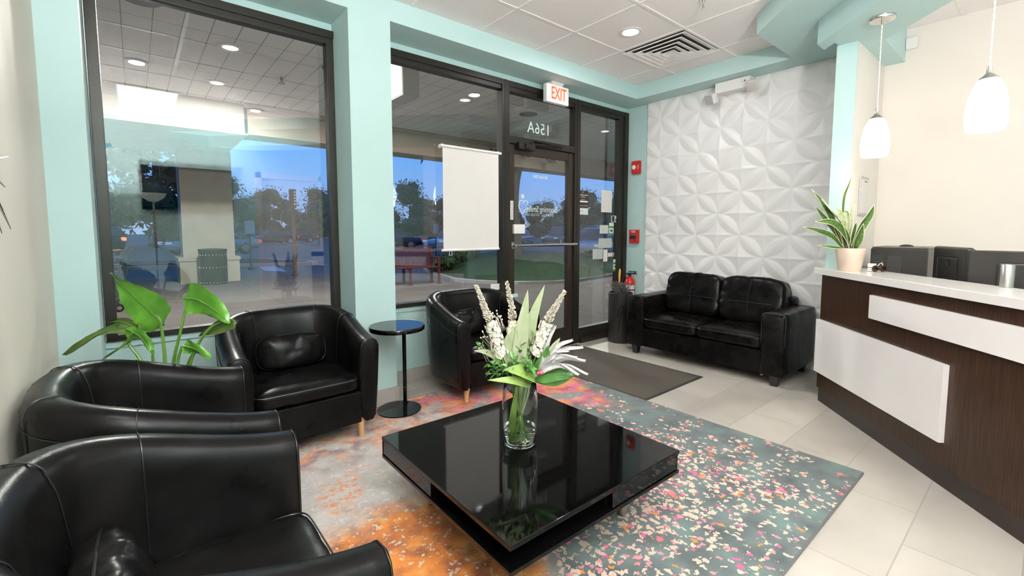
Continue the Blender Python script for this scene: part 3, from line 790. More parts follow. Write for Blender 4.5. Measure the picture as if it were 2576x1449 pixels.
# loveseat
def make_loveseat():
    t = thing('leather_loveseat', 'black leather two seat sofa against the white sculpted wall panels', 'sofa', (3.835, 2.025, 0), RAD(-90))
    def part(n, b, **k): return b.build(n, M['leather2'], t, world=False, **k)
    part('base', MB().box(-.60, .022, .088, .60, .70, .275, b=.012).box(-.60, .60, .088, .60, .72, .66, b=.03))
    for sx in (1, -1):
        b = MB()
        def fn(p, q, sx=sx):
            a = p * 2 * math.pi; x = sgnp(math.cos(a), .16) * .090; z = sgnp(math.sin(a), .16)
            z = .336 + z * .250
            if z > .5: z += .006 * math.cos(x / .09 * 1.5)
            y = q * .722
            k = 1 if 0.001 < q < .999 else .90
            if q <= .5: y = max(0.0, q * 2) ** 1.0 * .361
            n_ = noise.noise(Vector((x * 14, y * 12, z * 12))) * .004
            return Vector((sx * .645 + x * k + n_, y + (0 if 0 < q < 1 else (.0 if q else 0)), .336 + (z - .336) * (1 if k == 1 else .965) + n_))
        b.grid(fn, 40, 14, cu=True)
        n0 = 40; L = len(b.v)
        b.f.append(tuple(range(n0 - 1, -1, -1))); b.f.append(tuple(range(L - n0, L)))
        # rounded front face
        for i in range(n0):
            v = Vector(b.v[i]); b.v[i] = (v.x, v.y - .000, v.z)
            v = Vector(b.v[n0 + i]); b.v[n0 + i] = (v.x, .014, v.z)
        a_ = part('arm', b, ang=50)
        pts = [(sx * .645 + sgnp(math.cos(a), .16) * .088, .008, .336 + sgnp(math.sin(a), .16) * .248) for a in [math.pi * k / 30 for k in range(31)]]
        MB().tube(pts, .0035, 6).build('piping', M['stitch'], a_, world=False)
    for sx in (1, -1):
        b = MB(); cushion(b, (sx * .277, .285, .338), (.278, .285, .066), .45, .16, 72, 28, .006, 11 + sx, None, .22)
        s = part('seat_cushion', b, ang=80)
        pp = [(sx * .277 + .279 * sgnp(math.cos(a), .16), .285 + .286 * sgnp(math.sin(a), .16), .372) for a in [2 * math.pi * k / 60 for k in range(61)]]
        MB().tube(pp, .003, 6, caps=False).build('piping', M['stitch'], s, world=False)
        b = MB(); MM = Matrix.Rotation(RAD(12), 4, 'X').inverted()
        cushion(b, (sx * .280, .545, .600), (.284, .122, .215), .38, .24, 84, 44, .012, 21 + sx, MM, .0)
        s = part('back_cushion', b, ang=80)
        f = lambda x, z: Vector((sx * .280, .545, .600)) + MM @ Vector((x, -.1255 * (max(0, 1 - abs(x / .285) ** 4.7)) ** .21 * (max(0, 1 - abs(z / .215) ** 4)) ** .25, z))
        MB().tube([f(0, z) + Vector((0, -.002, 0)) for z in [-.19 + .02 * k for k in range(20)]], .003, 6).build('seam', M['stitch'], s, world=False)
        MB().tube([f(x, -.03) + Vector((0, -.002, 0)) for x in [-.25 + .02 * k for k in range(26)]], .003, 6).build('seam', M['stitch'], s, world=False)
    for x in (.655, -.655):
        for y in (.06, .66):
            b = MB(); b.add([(x - .034, y - .034, .092), (x + .034, y - .034, .092), (x + .034, y + .034, .092), (x - .034, y + .034, .092), (x - .024, y - .024, 0), (x + .024, y - .024, 0), (x + .024, y + .024, 0), (x - .024, y + .024, 0)],
                            [(0, 1, 2, 3), (7, 6, 5, 4), (0, 4, 5, 1), (1, 5, 6, 2), (2, 6, 7, 3), (3, 7, 4, 0)])
            b.build('leg', M['black'], t, world=False)
    MB().tube([(.545, .06, .088), (.555, .03, .075), (.57, .01, .078), (.585, .03, .086)], .004, 6).build('loose_thread', M['steel'], t, world=False)
make_loveseat()

# rug and doormat
rug = tag(MB().box(-.255, .555, .0005, 2.802, 2.975, .010, b=.003).build('area_rug', M['rug'], None), 'colourful abstract rug of grey, orange, pink and dark teal under the coffee table', 'rug')
rp = [(-.255, .555), (2.802, .555), (2.802, 2.975), (-.255, 2.975), (-.255, .555)]
b = MB()
for (x0, y0), (x1, y1) in zip(rp, rp[1:]): b.tube([(x0, y0, .0055), (x1, y1, .0055)], .0055, 8)
b.build('bound_edge', plain('rug_binding', (.10, .105, .10), .9), rug)
dm = tag(MB().box(2.835, 1.865, .0005, 3.635, 3.265, .007, b=.002).build('door_mat', M['mat'], None), 'dark grey brown carpet mat inside the entrance door', 'door mat')
MB().box(2.812, 1.842, .0004, 3.658, 1.866, .005, b=.002).box(2.812, 3.264, .0004, 3.658, 3.288, .005, b=.002).box(2.812, 1.866, .0004, 2.836, 3.264, .005, b=.002).box(3.634, 1.866, .0004, 3.658, 3.264, .005, b=.002).build('rubber_edge', M['rubber'], dm)

# low square coffee table
t = thing('coffee_table', 'low square black high gloss coffee table on the rug', 'coffee table', (1.277, 1.437, .010), RAD(-.6))
h = .465
def gp(n, b, m='gloss', **k): return b.build(n, M[m], t, world=False, **k)
gp('tabletop', MB().box(-h, -h, .282, h, h, .300, b=.0025))
gp('bottom_panel', MB().box(-h, -h, .200, h, h, .216, b=.0025))
gp('inner_box', MB().box(-.30, -.30, .214, .30, .30, .284), 'black')
# each side: a long open slot and a drawer front
gp('drawer_front', MB().box(-h + .004, .02, .219, -h + .022, h - .006, .279, b=.002))
gp('drawer_front', MB().box(.02, -h + .004, .219, h - .006, -h + .022, .279, b=.002))
gp('drawer_front', MB().box(h - .022, -h + .006, .219, h - .004, .02, .279, b=.002))
gp('drawer_front', MB().box(-h + .006, h - .022, .219, .02, h - .004, .279, b=.002))
gp('divider', MB().box(-h + .02, -.0, .214, -.29, .018, .284).box(0, -h + .02, .214, .018, -.29, .284).box(.29, -.0, .214, h - .02, .018, .284).box(0, .29, .214, .018, h - .02, .284))
gp('corner_post', MB().box(-h + .002, h - .006, .214, -h + .012, h - .001, .284))
for x in (-.30, .30):
    for y in (-.30, .30):
        MB().lathe([(0, 0), (.022, 0), (.022, .004), (.019, .006), (.019, .202), (0, .202)], c=(x, y, 0), n=20).build('leg', M['steel'], t, world=False, label='brushed steel leg')

# round side table with an off centre pole
t = thing('side_table', 'slim round black side table with one pole and a round foot plate', 'side table', (1.340, 2.832, .004))
MB().lathe([(0, .571), (.180, .571), (.184, .575), (.184, .598), (.181, .602), (0, .602)], n=48, c=(-.005, -.012, 0)).build('table_top', M['gloss'], t, world=False)
MB().lathe([(0, .007), (.149, .007), (.150, .010), (.149, .014), (0, .016)], n=48, c=(.006, 0, 0)).build('foot_plate', M['gloss'], t, world=False)
MB().tube([(.085, .070, .012), (.085, .070, .575)], .0135, 18).lathe([(.0, .014), (.024, .014), (.018, .020), (.013, .022), (0, .022)], c=(.085, .070, 0), n=18).build('pole', M['gloss'], t, world=False)

# tall black bin with dark twigs and an umbrella
t = thing('umbrella_stand', 'tall black round bin in the corner between the sofa and the entrance window', 'umbrella stand', (4.165, 3.085, 0))
MB().lathe([(0, 0), (.132, 0), (.135, .004), (.135, .555), (.131, .558), (.127, .555), (.127, .02), (0, .02)], n=44).build('bin', M['black'], t, world=False)
um = MB(); fm = frame_m((0, 0, 0), (.5, -.866, 0), (0, 0, 1))
um.tube([fm @ Vector(p) for p in ((-.02, .30, .1352), (.01, .41, .137), (.035, .43, .137), (.045, .40, .137))], .003, 6)
um.tube([fm @ Vector(p) for p in ((.035, .39, .1365), (.012, .30, .1362), (-.005, .12, .136))], .0028, 6)
um.build('wire_ornament', M['gloss'], t, world=False)
tw = MB(); random.seed(4)
for k in range(110):
    a = random.uniform(0, 6.28); r = random.uniform(0, .08); a2 = random.uniform(0, 6.28); q = random.uniform(.01, .07); h2 = random.uniform(.57, .66)
    p0 = Vector((r * math.cos(a), r * math.sin(a), .48)); p2 = Vector((r * 1.25 * math.cos(a) + q * math.cos(a2), r * 1.25 * math.sin(a) + q * math.sin(a2), h2))
    tw.tube([p0, p0.lerp(p2, .5) + Vector((0, 0, .02)), p2], [.0025, .002, .0015], 5)
    for j in range(5):
        u = p0.lerp(p2, random.uniform(.55, 1)); tw.ball(u + Vector((random.uniform(-.014, .014), random.uniform(-.014, .014), random.uniform(-.01, .012))), random.uniform(.003, .0055), nu=6, nv=4)
tag(tw.build('dried_twigs', plain('twig_black', (.085, .082, .08), .4), None, world=False), 'bunch of dark dried twigs sticking out of the tall black bin', 'dried twigs', None).location = (4.165, 3.085, .02)
u = thing('umbrella', 'folded umbrella with a wooden handle standing in the tall black bin', 'umbrella', (4.185, 3.12, .022))
MB().tube([(-.02, 0, .0), (.0, .01, .30), (.015, .02, .53)], [.012, .035, .02], 10).build('canopy', M['black'], u, world=False)
MB().tube([(.015, .02, .53), (.033, .026, .66), (.040, .030, .72), (.048, .032, .775), (.052, .034, .79)], [.009, .0105, .014, .012, .006], 10).build('handle', paint('umbrella_wood', (.62, .27, .07), .4, .1, 20, 0), u, world=False, label='wooden handle')

# ------------------------------------------------------------------ reception desk
dP = Vector((3.804, 1.056, 0)); dD = Vector((-.7418, -.6706, 0)); dN = Vector((-.6706, .7418, 0))
def dk(s, o, z=0.0): return dP + dD * s + dN * o + Vector((0, 0, z))
def dbox(b, s0, s1, o0, o1, z0, z1, bev=0.0):
    MM = frame_m(dP, dD, dN) ; 
    MM = Matrix(((dD.x, dN.x, 0, dP.x), (dD.y, dN.y, 0, dP.y), (0, 0, 1, 0), (0, 0, 0, 1)))
    return b.box(s0, o0, z0, s1, o1, z1, bev, M=MM)
t = thing('reception_desk', 'angled reception desk with dark wood front and white floating panels', 'reception desk', tuple(dk(1.1, -.3)))
dbox(MB(), .0, 2.35, -.03, 0, .10, .93).build('front_panel', M['wenge'], t, smooth=False)
dbox(MB(), .012, 2.34, -.05, -.008, .0, .10).build('toe_kick', M['kick'], t, smooth=False)
dbox(MB(), .002, 1.158, .0, .0265, .222, .604, .0015).build('accent_panel', M['laminate'], t, label='wide white accent panel on the lower left')
dbox(MB(), .575, 2.35, .0, .022, .720, .860, .0015).build('accent_panel', M['laminate'], t, label='long narrow white accent panel below the counter')
A_ = dk(-.05, .032); Bk = dk(2.4, -.275); Fk = dk(2.4, .032)
sl = MB().prism([(A_.x, A_.y), (Fk.x, Fk.y), (Bk.x, Bk.y), (4.06, .926), (3.858, .926), (3.858, 1.10)], .932, .975)
sl.build('counter_top', M['quartz'], t, smooth=False, bev=.002)
b = MB(); q = [dk(.12, -.035), dk(2.35, -.035), dk(2.35, -.84)]
b.prism([(p.x, p.y) for p in q] + [(4.50, .40), (4.50, .915), (3.90, .915)], .705, .735)
b.build('work_surface', M['laminate'], t, smooth=False)
dbox(MB(), .30, 2.35, -.055, -.035, .735, .932).build('riser', M['laminate'], t, smooth=False)
dbox(MB(), 2.32, 2.35, -.80, -.03, .0, .705).build('end_panel', M['wenge'], t, smooth=False)
MB().box(4.35, .45, 0, 4.38, .90, .705).build('end_panel', M['laminate'], t, smooth=False)

# ------------------------------------------------------------------ pendants over the desk
M['opal'] = glow('opal_glass', (1, .97, .90), 3.2)
def pendant(loc, label, first=[None]):
    if first[0] is None:
        t = thing('pendant_light', label, 'pendant light', loc, 0, 'pendant lights over the reception desk')
        MB().lathe([(0, 0), (.066, 0), (.066, -.016), (.063, -.020), (0, -.020)], n=40).lathe([(0, -.018), (.006, -.018), (.006, -.045), (0, -.045)], n=12).ball((.04, 0, -.022), .004).build('canopy', M['chrome'], t, world=False)
        cd = MB(); cp = [(.0016 * math.cos(k * 1.1), .0016 * math.sin(k * 1.1), -.04 - k * .0105) for k in range(50)]
        cd.tube(cp, .0024, 6).tube([(-x, -y, z) for x, y, z in cp], .0024, 6)
        cd.build('cord', plain('clear_cord', (.72, .70, .66), .3), t, world=False)
        MB().lathe([(0, -.548), (.009, -.548), (.011, -.575), (.016, -.585), (.034, -.600), (.037, -.606), (0, -.606)], n=28).build('socket_cap', M['nickel'], t, world=False)
        pr = [(.028, -.602), (.041, -.616), (.0545, -.645), (.066, -.690), (.072, -.735), (.0735, -.778), (.0725, -.806), (.0675, -.828), (.062, -.838), (.059, -.836), (.0635, -.826), (.0685, -.804), (.0695, -.777), (.068, -.736), (.062, -.692), (.0505, -.648), (.037, -.619), (.025, -.608)]
        MB().lathe(pr, n=40, close=True).build('shade', M['opal'], t, world=False, label='glowing white opal glass shade')
        L = bpy.data.lights.new('bulb', 'POINT'); L.energy = PENDANT_W; L.color = WARM; L.shadow_soft_size = .05
        o = bpy.data.objects.new('bulb', L); COL.objects.link(o); o.parent = t; o.location = (0, 0, -.875)
        first[0] = t; return t
    return put(copy_tree(first[0]), label, loc)
pendant((3.558, .745, ZB), 'smaller looking white glass pendant with its chrome canopy, above the potted snake plant')
pendant((3.04, .232, ZB), 'white glass pendant nearest the camera, above the counter with its cord running out of frame')
pendant((2.52, -.285, ZB), 'white glass pendant over the far end of the desk, outside the photo')

# ------------------------------------------------------------------ things on the desk
RV = Vector((.7673, -.6412, 0)); FV = Vector((.6412, .7673, 0))
def pl(P0, lat, z, dep=0.0): return Vector(P0) + RV * lat + FV * dep + Vector((0, 0, z))
sP = Vector((3.675, .868, .975))
t = thing('potted_snake_plant', 'snake plant with pale edged leaves in a beige pot on the white counter', 'potted plant', tuple(sP))
MB().lathe([(0, 0), (.060, 0), (.064, .004), (.085, .150), (.084, .153), (.079, .153), (.076, .13), (0, .13)], n=48).build('pot', paint('beige_pot', (.64, .52, .42), .45, .03, 6, .03), t, world=False)
MB().lathe([(0, .135), (.0775, .135), (.0775, .128), (0, .128)], n=32).build('soil', paint('potting_soil', (.035, .02, .012), .95, .4, 60, .4), t, world=False)
MB().ball((-.045, -.03, .14), .02, (1, 1, .6)).build('pebble', plain('red_pebble', (.5, .12, .06), .5), t, world=False)
def snake_mat():
    g = G('snake_leaf'); uv = g.co()
    nz = g.noise(60, 3, g.co(scale=(1, 1, 3))); n2 = g.noise(8, 3)
    c = g.ramp(nz, [(.35, (.022, .062, .008)), (.60, (.058, .125, .018)), (.78, (.20, .25, .12))])
    g.P(Base_Color=c, Roughness=.38); return g.m
M['snake'] = snake_mat(); M['snake2'] = leafmat('snake_leaf_pale', (.12, .17, .07), (.36, .40, .24), 70)
M['edge'] = plain('leaf_edge', (.62, .60, .42), .5)
SN = [(.029, -.06, [(.013, .141), (.021, .223), (.031, .315)], 0), (.031, -.03, [(-.008, .135), (-.052, .238), (-.146, .320), (-.265, .328)], 0),
      (.020, .02, [(-.039, .141), (-.121, .230), (-.216, .269), (-.312, .294)], 0), (.010, -.02, [(-.055, .151), (-.138, .161), (-.231, .172)], 0),
      (.027, .0, [(-.005, .135), (-.063, .300), (-.151, .402), (-.211, .478)], 0), (.019, .03, [(-.06, .20), (-.116, .335), (-.184, .452), (-.258, .543)], 0),
      (.017, .04, [(-.05, .18), (-.109, .289), (-.180, .376), (-.221, .432)], 0), (.037, .02, [(-.030, .140), (-.068, .346), (-.096, .424)], 1),
      (.013, .05, [(-.026, .140), (-.048, .386), (-.039, .498), (-.007, .574), (.026, .662)], 0), (.013, .03, [(-.013, .150), (.009, .386), (.038, .450)], 1),
      (.029, .0, [(.012, .141), (.061, .284), (.117, .376), (.143, .442)], 0), (.023, -.02, [(-.015, .140), (.004, .284), (.015, .328)], 0), (.015, .03, [(-.027, .150), (-.018, .361), (-.036, .407)], 1)]
for i, (hw, dp, pts, pale) in enumerate(SN):
    P_ = [pl((0, 0, 0), a, z, dp * (.3 + .7 * k / (len(pts) - 1))) for k, (a, z) in enumerate(pts)]
    sd = RV * math.cos(i * .7) * .5 + RV + FV * .6 * math.sin(i * 1.9)
    if i in (1, 2, 3): sd = Vector((0, 0, 1)) + RV * .4 + FV * .3
    lf = MB().leaf(P_, hw, sd, .35, 14, 'strap')
    l = lf.build('leaf', M['snake2'] if pale else M['snake'], t, world=False, ang=70)
    n5 = len(lf.v) // 5
    eb = MB().tube([lf.v[k * 5] for k in range(n5)], .0016, 5).tube([lf.v[k * 5 + 4] for k in range(n5)], .0016, 5)
    eb.build('leaf_edge', M['edge'], l, world=False)

# multifunction printer behind the counter
t = thing('printer', 'bulky black printer on the reception work surface', 'printer', (4.20, .675, .736))
b = MB().box(-.20, -.155, 0, .20, .15, .385, b=.006); b.build('body', M['black'], t, world=False)
MB().box(-.204, .075, .14, -.199, .145, .34, b=.002).box(-.205, -.02, .14, -.199, .055, .335, b=.002).build('side_cover', plain('printer_cover', (.020, .019, .018), .45), t, world=False)
MB().box(-.19, -.15, .385, .19, .145, .396, b=.003).build('scanner_lid', plain('printer_lid', (.05, .046, .042), .35), t, world=False)
MB().ball((.0, -.01, .397), .03, (1, 1.4, .5)).build('lid_knob', M['black'], t, world=False)
# monitor seen edge on
ax = Vector((-.89, -.456, 0)).normalized(); nn = Vector((-ax.y, ax.x, 0))
def monitor(name, label, base, ax, width, z0, z1, tilt=0, logo=False, round_=.012):
    t = thing(name, label, 'monitor', tuple(base))
    nn = Vector((-ax.y, ax.x, 0))            # screen side normal, away from the room
    MM = Matrix(((ax.x, nn.x, 0, 0), (ax.y, nn.y, 0, 0), (0, 0, 1, 0), (0, 0, 0, 1)))
    z0 -= base[2]; z1 -= base[2]
    MB().box(-width / 2, -.020, z0, width / 2, .022, z1, round_, 4, M=MM).box(-width * .30, -.045 if logo else -.027, z0 + .05, width * .30, -.015, z1 - .06, .012, 3, M=MM).build('casing', M['black'], t, world=False)
    MB().box(-width / 2 + .01, .0222, z0 + .012, width / 2 - .01, .024, z1 - .01, M=MM).build('screen', M['gloss'], t, world=False)
    MB().box(-.03, -.05, .01, .03, -.02, z0 + .12, .004, M=MM).box(-.11, -.10, 0, .11, .08, .012, .003, M=MM).build('stand', M['black'], t, world=False)
    return t, MM
t, MM = monitor('monitor', 'black monitor turned almost edge on beside the printer', (3.800, .385, .736), ax, .40, .83, 1.147, round_=.016)
MB().box(.02, -.0285, .30, .045, -.026, .34, .004, M=MM).box(-.17, -.0215, .372, .06, -.0195, .376, M=MM).build('back_vent', M['bronze'], t, world=False)
ax2 = Vector((-.08, -1, 0)).normalized()
t, MM = monitor('monitor', 'black monitor with an oval silver logo, at the right edge behind the counter', (3.50, .012, .736), ax2, .56, .82, 1.137, logo=True, round_=.006)
lg = MB(); 
for k in range(40):
    a = 2 * math.pi * k / 40; a2 = 2 * math.pi * (k + 1) / 40
    P_ = [MM @ Vector((.043 * math.cos(q) * r, -.0462, .315 + .031 * math.sin(q) * r)) for q in (a, a2) for r in (.92, 1)]
    lg.add(P_, [(0, 1, 3, 2)])
lo = lg.build('logo_ring', M['steel'], t, world=False)
text('logo_lettering', 'DELL', .026, M['steel'], t, MM @ frame_m((0, -.0462, .315), (1, 0, 0), (0, 0, 1)), .0004, world=False)
# metal cylinder, small white gadgets and glasses on the counter
c_ = dk(.0, 0); cp = Vector((3.150, .128, .9755))
tag(MB().lathe([(0, 0), (.0235, 0), (.0243, .001), (.0243, .106), (.0235, .1075), (.021, .1075), (.020, .105), (0, .105)], n=40, c=cp).build('metal_cylinder', M['steel'], None), 'brushed metal cylinder standing on the counter in front of the logo monitor', 'container')
t = thing('phone_charger', 'small white charging block with a thin white cable beside the plant pot', 'charger', (3.735, .758, .9755))
MB().box(-.012, -.022, 0, .012, .022, .052, b=.004).build('block', M['white'], t, world=False)
MB().tube([(0, -.02, .02), (.015, -.035, .05), (.03, -.045, .058), (.04, -.05, .03), (.055, -.045, .045), (.075, -.045, .004)], .0022, 6).build('cable', M['white'], t, world=False)
t = thing('sunglasses', 'dark sunglasses lying on the counter beside the plant pot', 'sunglasses', (3.705, .715, .9755))
b = MB()
for s_ in (-1, 1):
    b.lathe([(0, -.0015), (.02, -.0015), (.022, 0), (.02, .0015), (0, .0015)], n=18, M=frame_m((0, 0, 0), RV, (0, 0, 1)), c=RV * .026 * s_ + Vector((0, 0, .022)))
    b.tube([RV * .048 * s_ + Vector((0, 0, .03)), RV * .05 * s_ + FV * .07 + Vector((0, 0, .03)), RV * .05 * s_ + FV * .10 + Vector((0, 0, .004))], .002, 6)
b.tube([RV * -.007 + Vector((0, 0, .028)), RV * .007 + Vector((0, 0, .028))], .002, 6)
b.build('frame', plain('tortoise', (.02, .008, .004), .2), t, world=False)

# ------------------------------------------------------------------ flower vase on the coffee table
vP = Vector((1.258, 1.455, .3105))
t = thing('flower_vase', 'clear glass vase with water holding the white flower arrangement', 'vase', tuple(vP))
def vglass():
    g = G('vase_glass'); return g.P(Base_Color=(.98, 1, .99), Roughness=.0, Transmission_Weight=1.0, IOR=1.45)
def vwater():
    g = G('vase_water'); return g.P(Base_Color=(.93, .98, .94), Roughness=.0, Transmission_Weight=1.0, IOR=1.33)
vo = [(.0, .0), (.060, .0), (.068, .004), (.0735, .02), (.0775, .08), (.079, .13), (.078, .18), (.074, .24), (.0695, .285)]
vi = [(.0675, .286), (.0715, .24), (.0755, .18), (.0765, .13), (.075, .08), (.071, .022), (.064, .012), (0, .010)]
MB().lathe(vo + vi, n=56).build('glass', vglass(), t, world=False, ang=60)
MB().lathe([(0, .0105), (.0637, .0125), (.0707, .0225), (.0747, .075), (0, .075)], n=48).build('water', vwater(), t, world=False, ang=30)
# the arrangement: each stem is a thing standing in the vase
M['stem'] = leafmat('flower_stem', (.10, .22, .03), (.22, .36, .07), 20, .4)
M['petal'] = leafmat('white_blossom', (.80, .80, .62), (.92, .92, .82), 60, .6)
M['bud'] = leafmat('pale_bud', (.56, .50, .42), (.74, .69, .60), 60, .6)
M['sage'] = leafmat('sage_leaf', (.29, .35, .20), (.42, .47, .30), 14, .5)
M['greenl'] = leafmat('green_leaf', (.035, .12, .022), (.09, .24, .05), 18, .38)
M['olive'] = leafmat('olive_leaf', (.12, .22, .03), (.26, .38, .09), 14, .4)
M['plume'] = leafmat('silver_plume', (.55, .55, .56), (.80, .79, .77), 30, .7)
M['pale'] = leafmat('pale_leaf', (.45, .52, .34), (.60, .64, .48), 16, .5)
random.seed(11)
def bq(a, z, d=0.0): return pl(vP, a, z, d)
ARR = thing('flower_arrangement', 'arrangement of white flower spikes and green leaves standing in the glass vase', 'flowers', tuple(vP + Vector((0, 0, .02))))
def spike(pts, dep, nb, seed):
    random.seed(seed)
    foot = bq(pts[0][0] * -.6, .016, -dep * .15)
    P_ = [foot] + [bq(a, z, dep * (.2 + .8 * k / (len(pts) - 1))) for k, (a, z) in enumerate(pts)]
    S = spline(P_, 60)
    st = MB().tube(S, [.0042 - .0026 * k / 60 for k in range(61)], 8).build('spike_stem', M['stem'], ARR)
    bl = MB(); bu = MB()
    for k in range(nb):
        u = .40 + .60 * (k + random.random()) / nb; i = min(59, int(u * 60)); p = S[i].lerp(S[i + 1], u * 60 - i); d = (S[i + 1] - S[i]).normalized()
        a = random.uniform(0, 6.28); x = d.orthogonal().normalized(); y = d.cross(x); o = x * math.cos(a) + y * math.sin(a)
        f = (u - .40) / .60
        if f < .50:
            r = .030 * (1 - .45 * f) * random.uniform(.45, 1.12); c = p + o * r
            for j in range(5):
                q = a + j * 1.26; tn = d.cross(o); n1 = (o * .45 + d * math.cos(q) + tn * math.sin(q)).normalized()
                bl.leaf([c, c + n1 * .0055 + o * .002, c + n1 * .0095], .0055, o.cross(n1), .35, 3, 'round')
        else:
            r = (.024 * (1 - f) + .006) * random.uniform(.75, 1.1); c = p + o * r + d * r * .8; 
            rad = .0040 * (1.15 - .55 * f)
            bu.tube([p, p.lerp(c, .6), c], .0009, 4, caps=False).tube([c - (c - p).normalized() * rad, c, c + (o + d).normalized() * rad * 1.6], [rad * .5, rad, rad * .3], 6)
    bl.build('blossoms', M['petal'], st, ang=80); bu.build('buds', M['bud'], st, ang=80)
spike([(-.047, .281), (-.081, .394), (-.110, .496), (-.143, .586), (-.186, .700)], -.03, 520, 1)
spike([(-.014, .281), (-.027, .440), (-.033, .560), (-.057, .706)], .05, 430, 2)
spike([(.033, .281), (.073, .401), (.099, .496), (.135, .580), (.189, .673)], -.02, 520, 3)
def bleaf(n, m, pts, hw, dep, side=None, fold=.2, shape='leaf', stem=True, wave=0.0):
    P_ = [bq(a, z, dep * (.25 + .75 * k / (len(pts) - 1))) for k, (a, z) in enumerate(pts)]
    l = MB().leaf(P_, hw, side if side is not None else RV, fold, 14, shape, wave).build(n, M[m], ARR, ang=70)
    sb = MB()
    if stem:
        foot = bq(-pts[0][0] * .35, .02, -dep * .2); neck = bq(max(-.055, min(.055, pts[0][0] * .8)), .275, max(-.05, min(.05, dep * .25)))
        sb.tube(spline([foot, neck, P_[0]], 14), .0028, 7)
    sb.tube([p + (-FV * .0012) for p in spline(P_, 14)], [.0018 - .0015 * k / 14 for k in range(15)], 5)
    sb.build('midrib', M['pale'] if m in ('sage', 'olive') else M['stem'], l)
bleaf('tall_leaf', 'sage', [(-.012, .300), (-.004, .394), (.013, .543), (.032, .683)], .031, -.03, RV, .25)
bleaf('tall_leaf', 'sage', [(.015, .300), (.030, .430), (.056, .560), (.106, .698)], .028, .01, RV - Vector((0, 0, .3)), .25)
bleaf('oval_leaf', 'greenl', [(.070, .300), (.076, .346), (.106, .401), (.116, .452)], .024, -.06, RV)
bleaf('pale_leaf', 'pale', [(.085, .320), (.116, .374), (.146, .435), (.172, .475)], .017, -.02, RV - Vector((0, 0, .5)))
bleaf('rim_leaf', 'olive', [(.060, .294), (.055, .318), (.0, .345), (-.068, .356)], .036, -.09, Vector((0, 0, 1)) + FV * .9, .22, 'leaf', True, .04)
bleaf('rim_leaf', 'olive', [(.050, .268), (.020, .285), (-.040, .306), (-.136, .316)], .021, -.10, Vector((0, 0, 1)) + FV * .9, .3, 'leaf', False, .05)
bleaf('rim_leaf', 'greenl', [(.060, .300), (.100, .316), (.163, .335), (.220, .326)], .036, -.07, Vector((0, 0, 1)) + FV * .5, .18, 'round')
bleaf('rim_leaf', 'greenl', [(.055, .296), (.100, .290), (.164, .284), (.242, .319)], .022, -.03, Vector((0, 0, 1)) + FV * .4, .2)
bleaf('rim_leaf', 'sage', [(-.060, .320), (-.111, .391), (-.154, .414), (-.200, .418)], .013, -.02, Vector((0, 0, 1)), .2, 'leaf', False)
for a in ([(-.061, .421), (-.054, .462), (-.051, .499)], [(-.034, .428), (-.024, .489), (-.034, .529)]):
    bleaf('oval_leaf', 'sage', [(-.03, .30)] + a, .020, -.03, RV)
# green sprigs with small leaves
for (a, z, dp) in [(-.146, .358, -.03), (-.143, .329, -.06), (-.185, .445, .0), (-.11, .38, -.06), (-.03, .40, -.06), (.03, .39, -.07), (-.06, .37, -.07), (.06, .42, .02), (.0, .46, -.02), (.085, .49, .02), (-.02, .50, .03), (.05, .36, -.08), (-.09, .42, .05), (.06, .50, -.01)]:
    p0 = bq(a * .25, .288, dp * .3); p2 = bq(a, z, dp); S = spline([bq(-a * .2, .02, -dp * .2), p0, p0.lerp(p2, .55) + Vector((0, 0, .012)), p2], 14)
    sp_ = MB().tube(S, [.0022 - .0012 * k / 14 for k in range(15)], 6).build('sprig_stem', M['stem'], ARR)
    lv = MB()
    for k in range(9):
        i = 7 + int(k * 7 / 9); d = (S[min(14, i + 1)] - S[i - 1]).normalized(); o = (d.orthogonal().normalized() * math.cos(k * 2.4) + d.cross(d.orthogonal().normalized()) * math.sin(k * 2.4))
        e_ = (d * .8 + o).normalized(); L = random.uniform(.028, .050)
        lv.leaf([S[i], S[i] + e_ * L * .5 + Vector((0, 0, .004)), S[i] + e_ * L], L * .20, e_.cross(d) if e_.cross(d).length > .1 else RV, .25, 6)
    lv.build('sprig_leaves', M['greenl'], sp_, ang=80)
# silver plumes
pp = bq(.085, .335, -.05)
for (a, z, dp) in [(.222, .465, -.02), (.262, .442, -.05), (.268, .391, -.08), (.275, .340, -.10), (.152, .519, .0), (.235, .345, -.12), (.20, .43, -.06), (.23, .41, -.10)]:
    tip = bq(a, z, dp); S = spline([bq(.045, .285, -.01), pp, pp.lerp(tip, .5) + Vector((0, 0, .035)), tip], 20)
    pb = MB().tube(S, [.0016 - .0010 * k / 20 for k in range(21)], 5); d0 = None
    for k in range(230):
        u = .30 + .70 * k / 230; i = min(19, int(u * 20)); p = S[i].lerp(S[i + 1], u * 20 - i); d = (S[i + 1] - S[i]).normalized()
        x = d.orthogonal().normalized(); q = k * 2.1; o = x * math.cos(q) + d.cross(x) * math.sin(q); L = .030 * (1.1 - u * .8)
        pb.tube([p, p + (o * .8 + d * .9).normalized() * L], [.0013, .0006], 3, caps=False)
    pb.build('plume', M['plume'], ARR, ang=80)
for (a, z) in [(-.087, .563), (-.155, .492), (-.171, .431), (-.11, .57)]:
    br = MB()
    for j in range(7):
        c = bq(a + random.uniform(-.014, .014), z + random.uniform(-.022, .018), random.uniform(-.01, .01)); br.ball(c, .0038, nu=8, nv=6); br.tube([bq(a * .8 + random.uniform(-.01, .01), z - random.uniform(.03, .07), random.uniform(-.01, .01)), c], .0005, 4, caps=False)
    br.build('berry_cluster', M['bud'], ARR)
MB().ball(bq(.088, .338, -.07), .011, (1, 1, .8)).ball(bq(.075, .336, -.075), .008).build('red_flower', leafmat('red_flower', (.35, .03, .06), (.55, .10, .14), 40), ARR)
sb = MB()
